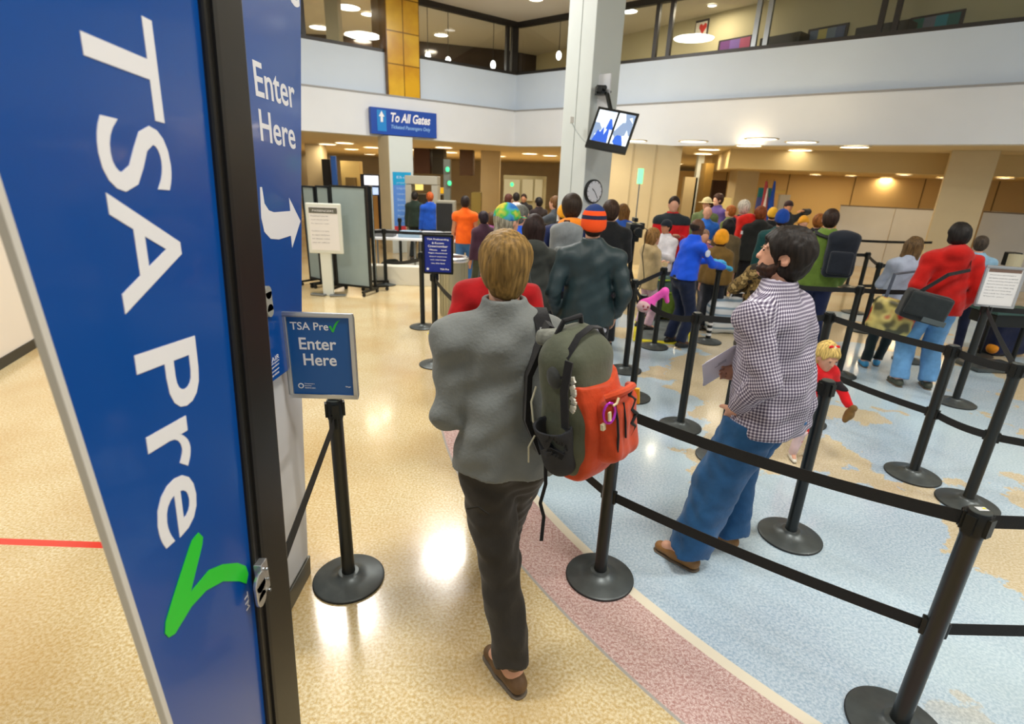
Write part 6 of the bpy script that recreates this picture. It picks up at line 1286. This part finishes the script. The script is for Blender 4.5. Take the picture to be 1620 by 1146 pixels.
sh1 = rhw @ Vector(rh.sh[1]); MB().ribbon([mi @ v for v in (mbg+Vector((-.1, 0, .13)), mbg+Vector((.12, -.02, .32)), sh1+Vector((-.12, -.14, -.06)), sh1+Vector((-.06, -.02, .10)), sh1+Vector((-.02, .14, -.08)))], Vector((0, .3, 1)), .035, .004).build('shoulder_strap', cloth('bag_black', C(30, 34, 36)), mg)
tbp = at_Y(1412, 498, 5.35); tt = empty('tote_bag', tbp, 'patterned olive and red tote bag hanging from the shoulder of the grey top', 'bag', rz=R(-15)); tt.rotation_euler = (0, R(10), R(-15))
tm = bpy.data.materials.new('tote_pattern'); tm.use_nodes = True; nt = tm.node_tree; b = nt.nodes['Principled BSDF']; tc = nt.nodes.new('ShaderNodeTexCoord'); nz = nt.nodes.new('ShaderNodeTexNoise'); nz.inputs['Scale'].default_value = 6; nz.inputs['Detail'].default_value = 1
rp = nt.nodes.new('ShaderNodeValToRGB'); rp.color_ramp.interpolation = 'EASE'; rp.color_ramp.elements[0].position = .35; rp.color_ramp.elements[0].color = C(84, 80, 50); rp.color_ramp.elements[1].position = .62; rp.color_ramp.elements[1].color = C(184, 40, 34)
e_ = rp.color_ramp.elements.new(.5); e_.color = C(206, 190, 112)
nt.links.new(tc.outputs['Object'], nz.inputs[0]); nt.links.new(nz.outputs[0], rp.inputs[0]); nt.links.new(rp.outputs[0], b.inputs['Base Color'])
S = SDF(); S.box((0, 0, -.02), (.20, .09, .18), rr=.06); S.ell((0, -.04, -.08), (.19, .11, .12), k=.04); S.warp(.008, 18, 5); S.mesh('bag_body', tm, .011, tt)
ti = tt.matrix_world.copy(); bpy.context.view_layer.update(); ti = tt.matrix_world.inverted(); ws = wm.root.matrix_world @ Vector(wm.sh[1])
MB().ribbon([ti @ v for v in (tbp+Vector((-.12, 0, .15)), tbp+Vector((-.02, .1, .4)), ws+Vector((-.07, -.10, -.03)), ws+Vector((-.04, .0, .08)), ws+Vector((0, .10, -.05)))], Vector((1, 0, 0)), .03, .005).build('strap', cloth('tote_strap', C(70, 78, 92)), tt, smooth=True)
# far left crowd
ov = ppl('person in an orange sleeveless top and blue jeans by the scanner', 736, 309, 9.6, 4, (255, 104, 24), ((60, 110, 170), 'loose'), hair=((40, 30, 26), 'short'), toptype='tee', sleeve=.35, skin='tan')
ppl('person with orange hair in a blue shirt inside the metal detector area', 680, 303, 11.9, 20, (30, 84, 190), (30, 32, 40), hair=((190, 90, 40), 'short'), toptype='shirt')
ppl('person in a dark green coat standing right of the poster column', 656, 302, 12.5, -8, (38, 52, 42), (26, 30, 30), hair=((40, 34, 30), 'short'))
ppl('seated looking person in a blue shirt before the tan booth', 805, 306, 11.4, -40, (36, 84, 190), (40, 40, 46), hair=((90, 50, 40), 'short'), toptype='shirt')
ppl('person in a white shirt before the tan booth', 817, 304, 12.6, 10, (226, 226, 232), (60, 60, 70), hair=((40, 34, 30), 'short'), toptype='shirt')
ppl('distant person in black with reddish face before the tan booth', 829, 306, 13.6, 170, (40, 36, 36), (40, 40, 46), hair=((60, 40, 30), 'short'), skin='tan')
ppl('person with dark hair in a black top left of the tall grey column', 853, 312, 12.2, 30, (44, 34, 36), (40, 40, 46), hair=((30, 24, 24), 'full'))
ppl('person stretching a bare arm to the left beside the tall grey column', 879, 309, 9.2, 60, (70, 76, 84), (40, 40, 46), hair=((120, 84, 50), 'short'), toptype='tee', sleeve=.5, arms=((-.2, .5, 1.2), (.15, .52, 1.25)))
ppl('person in a dark plum top behind the multicoloured cap at left', 765, 334, 8.3, 30, (70, 44, 60), (70, 76, 60), hair=((40, 30, 40), 'full'), skin='tan', woman=True)
ppl('child in a pink and grey top beside the plum one', 778, 339, 9.2, 40, (190, 110, 170), (90, 96, 80), hair=((90, 60, 40), 'full'), kid=True)
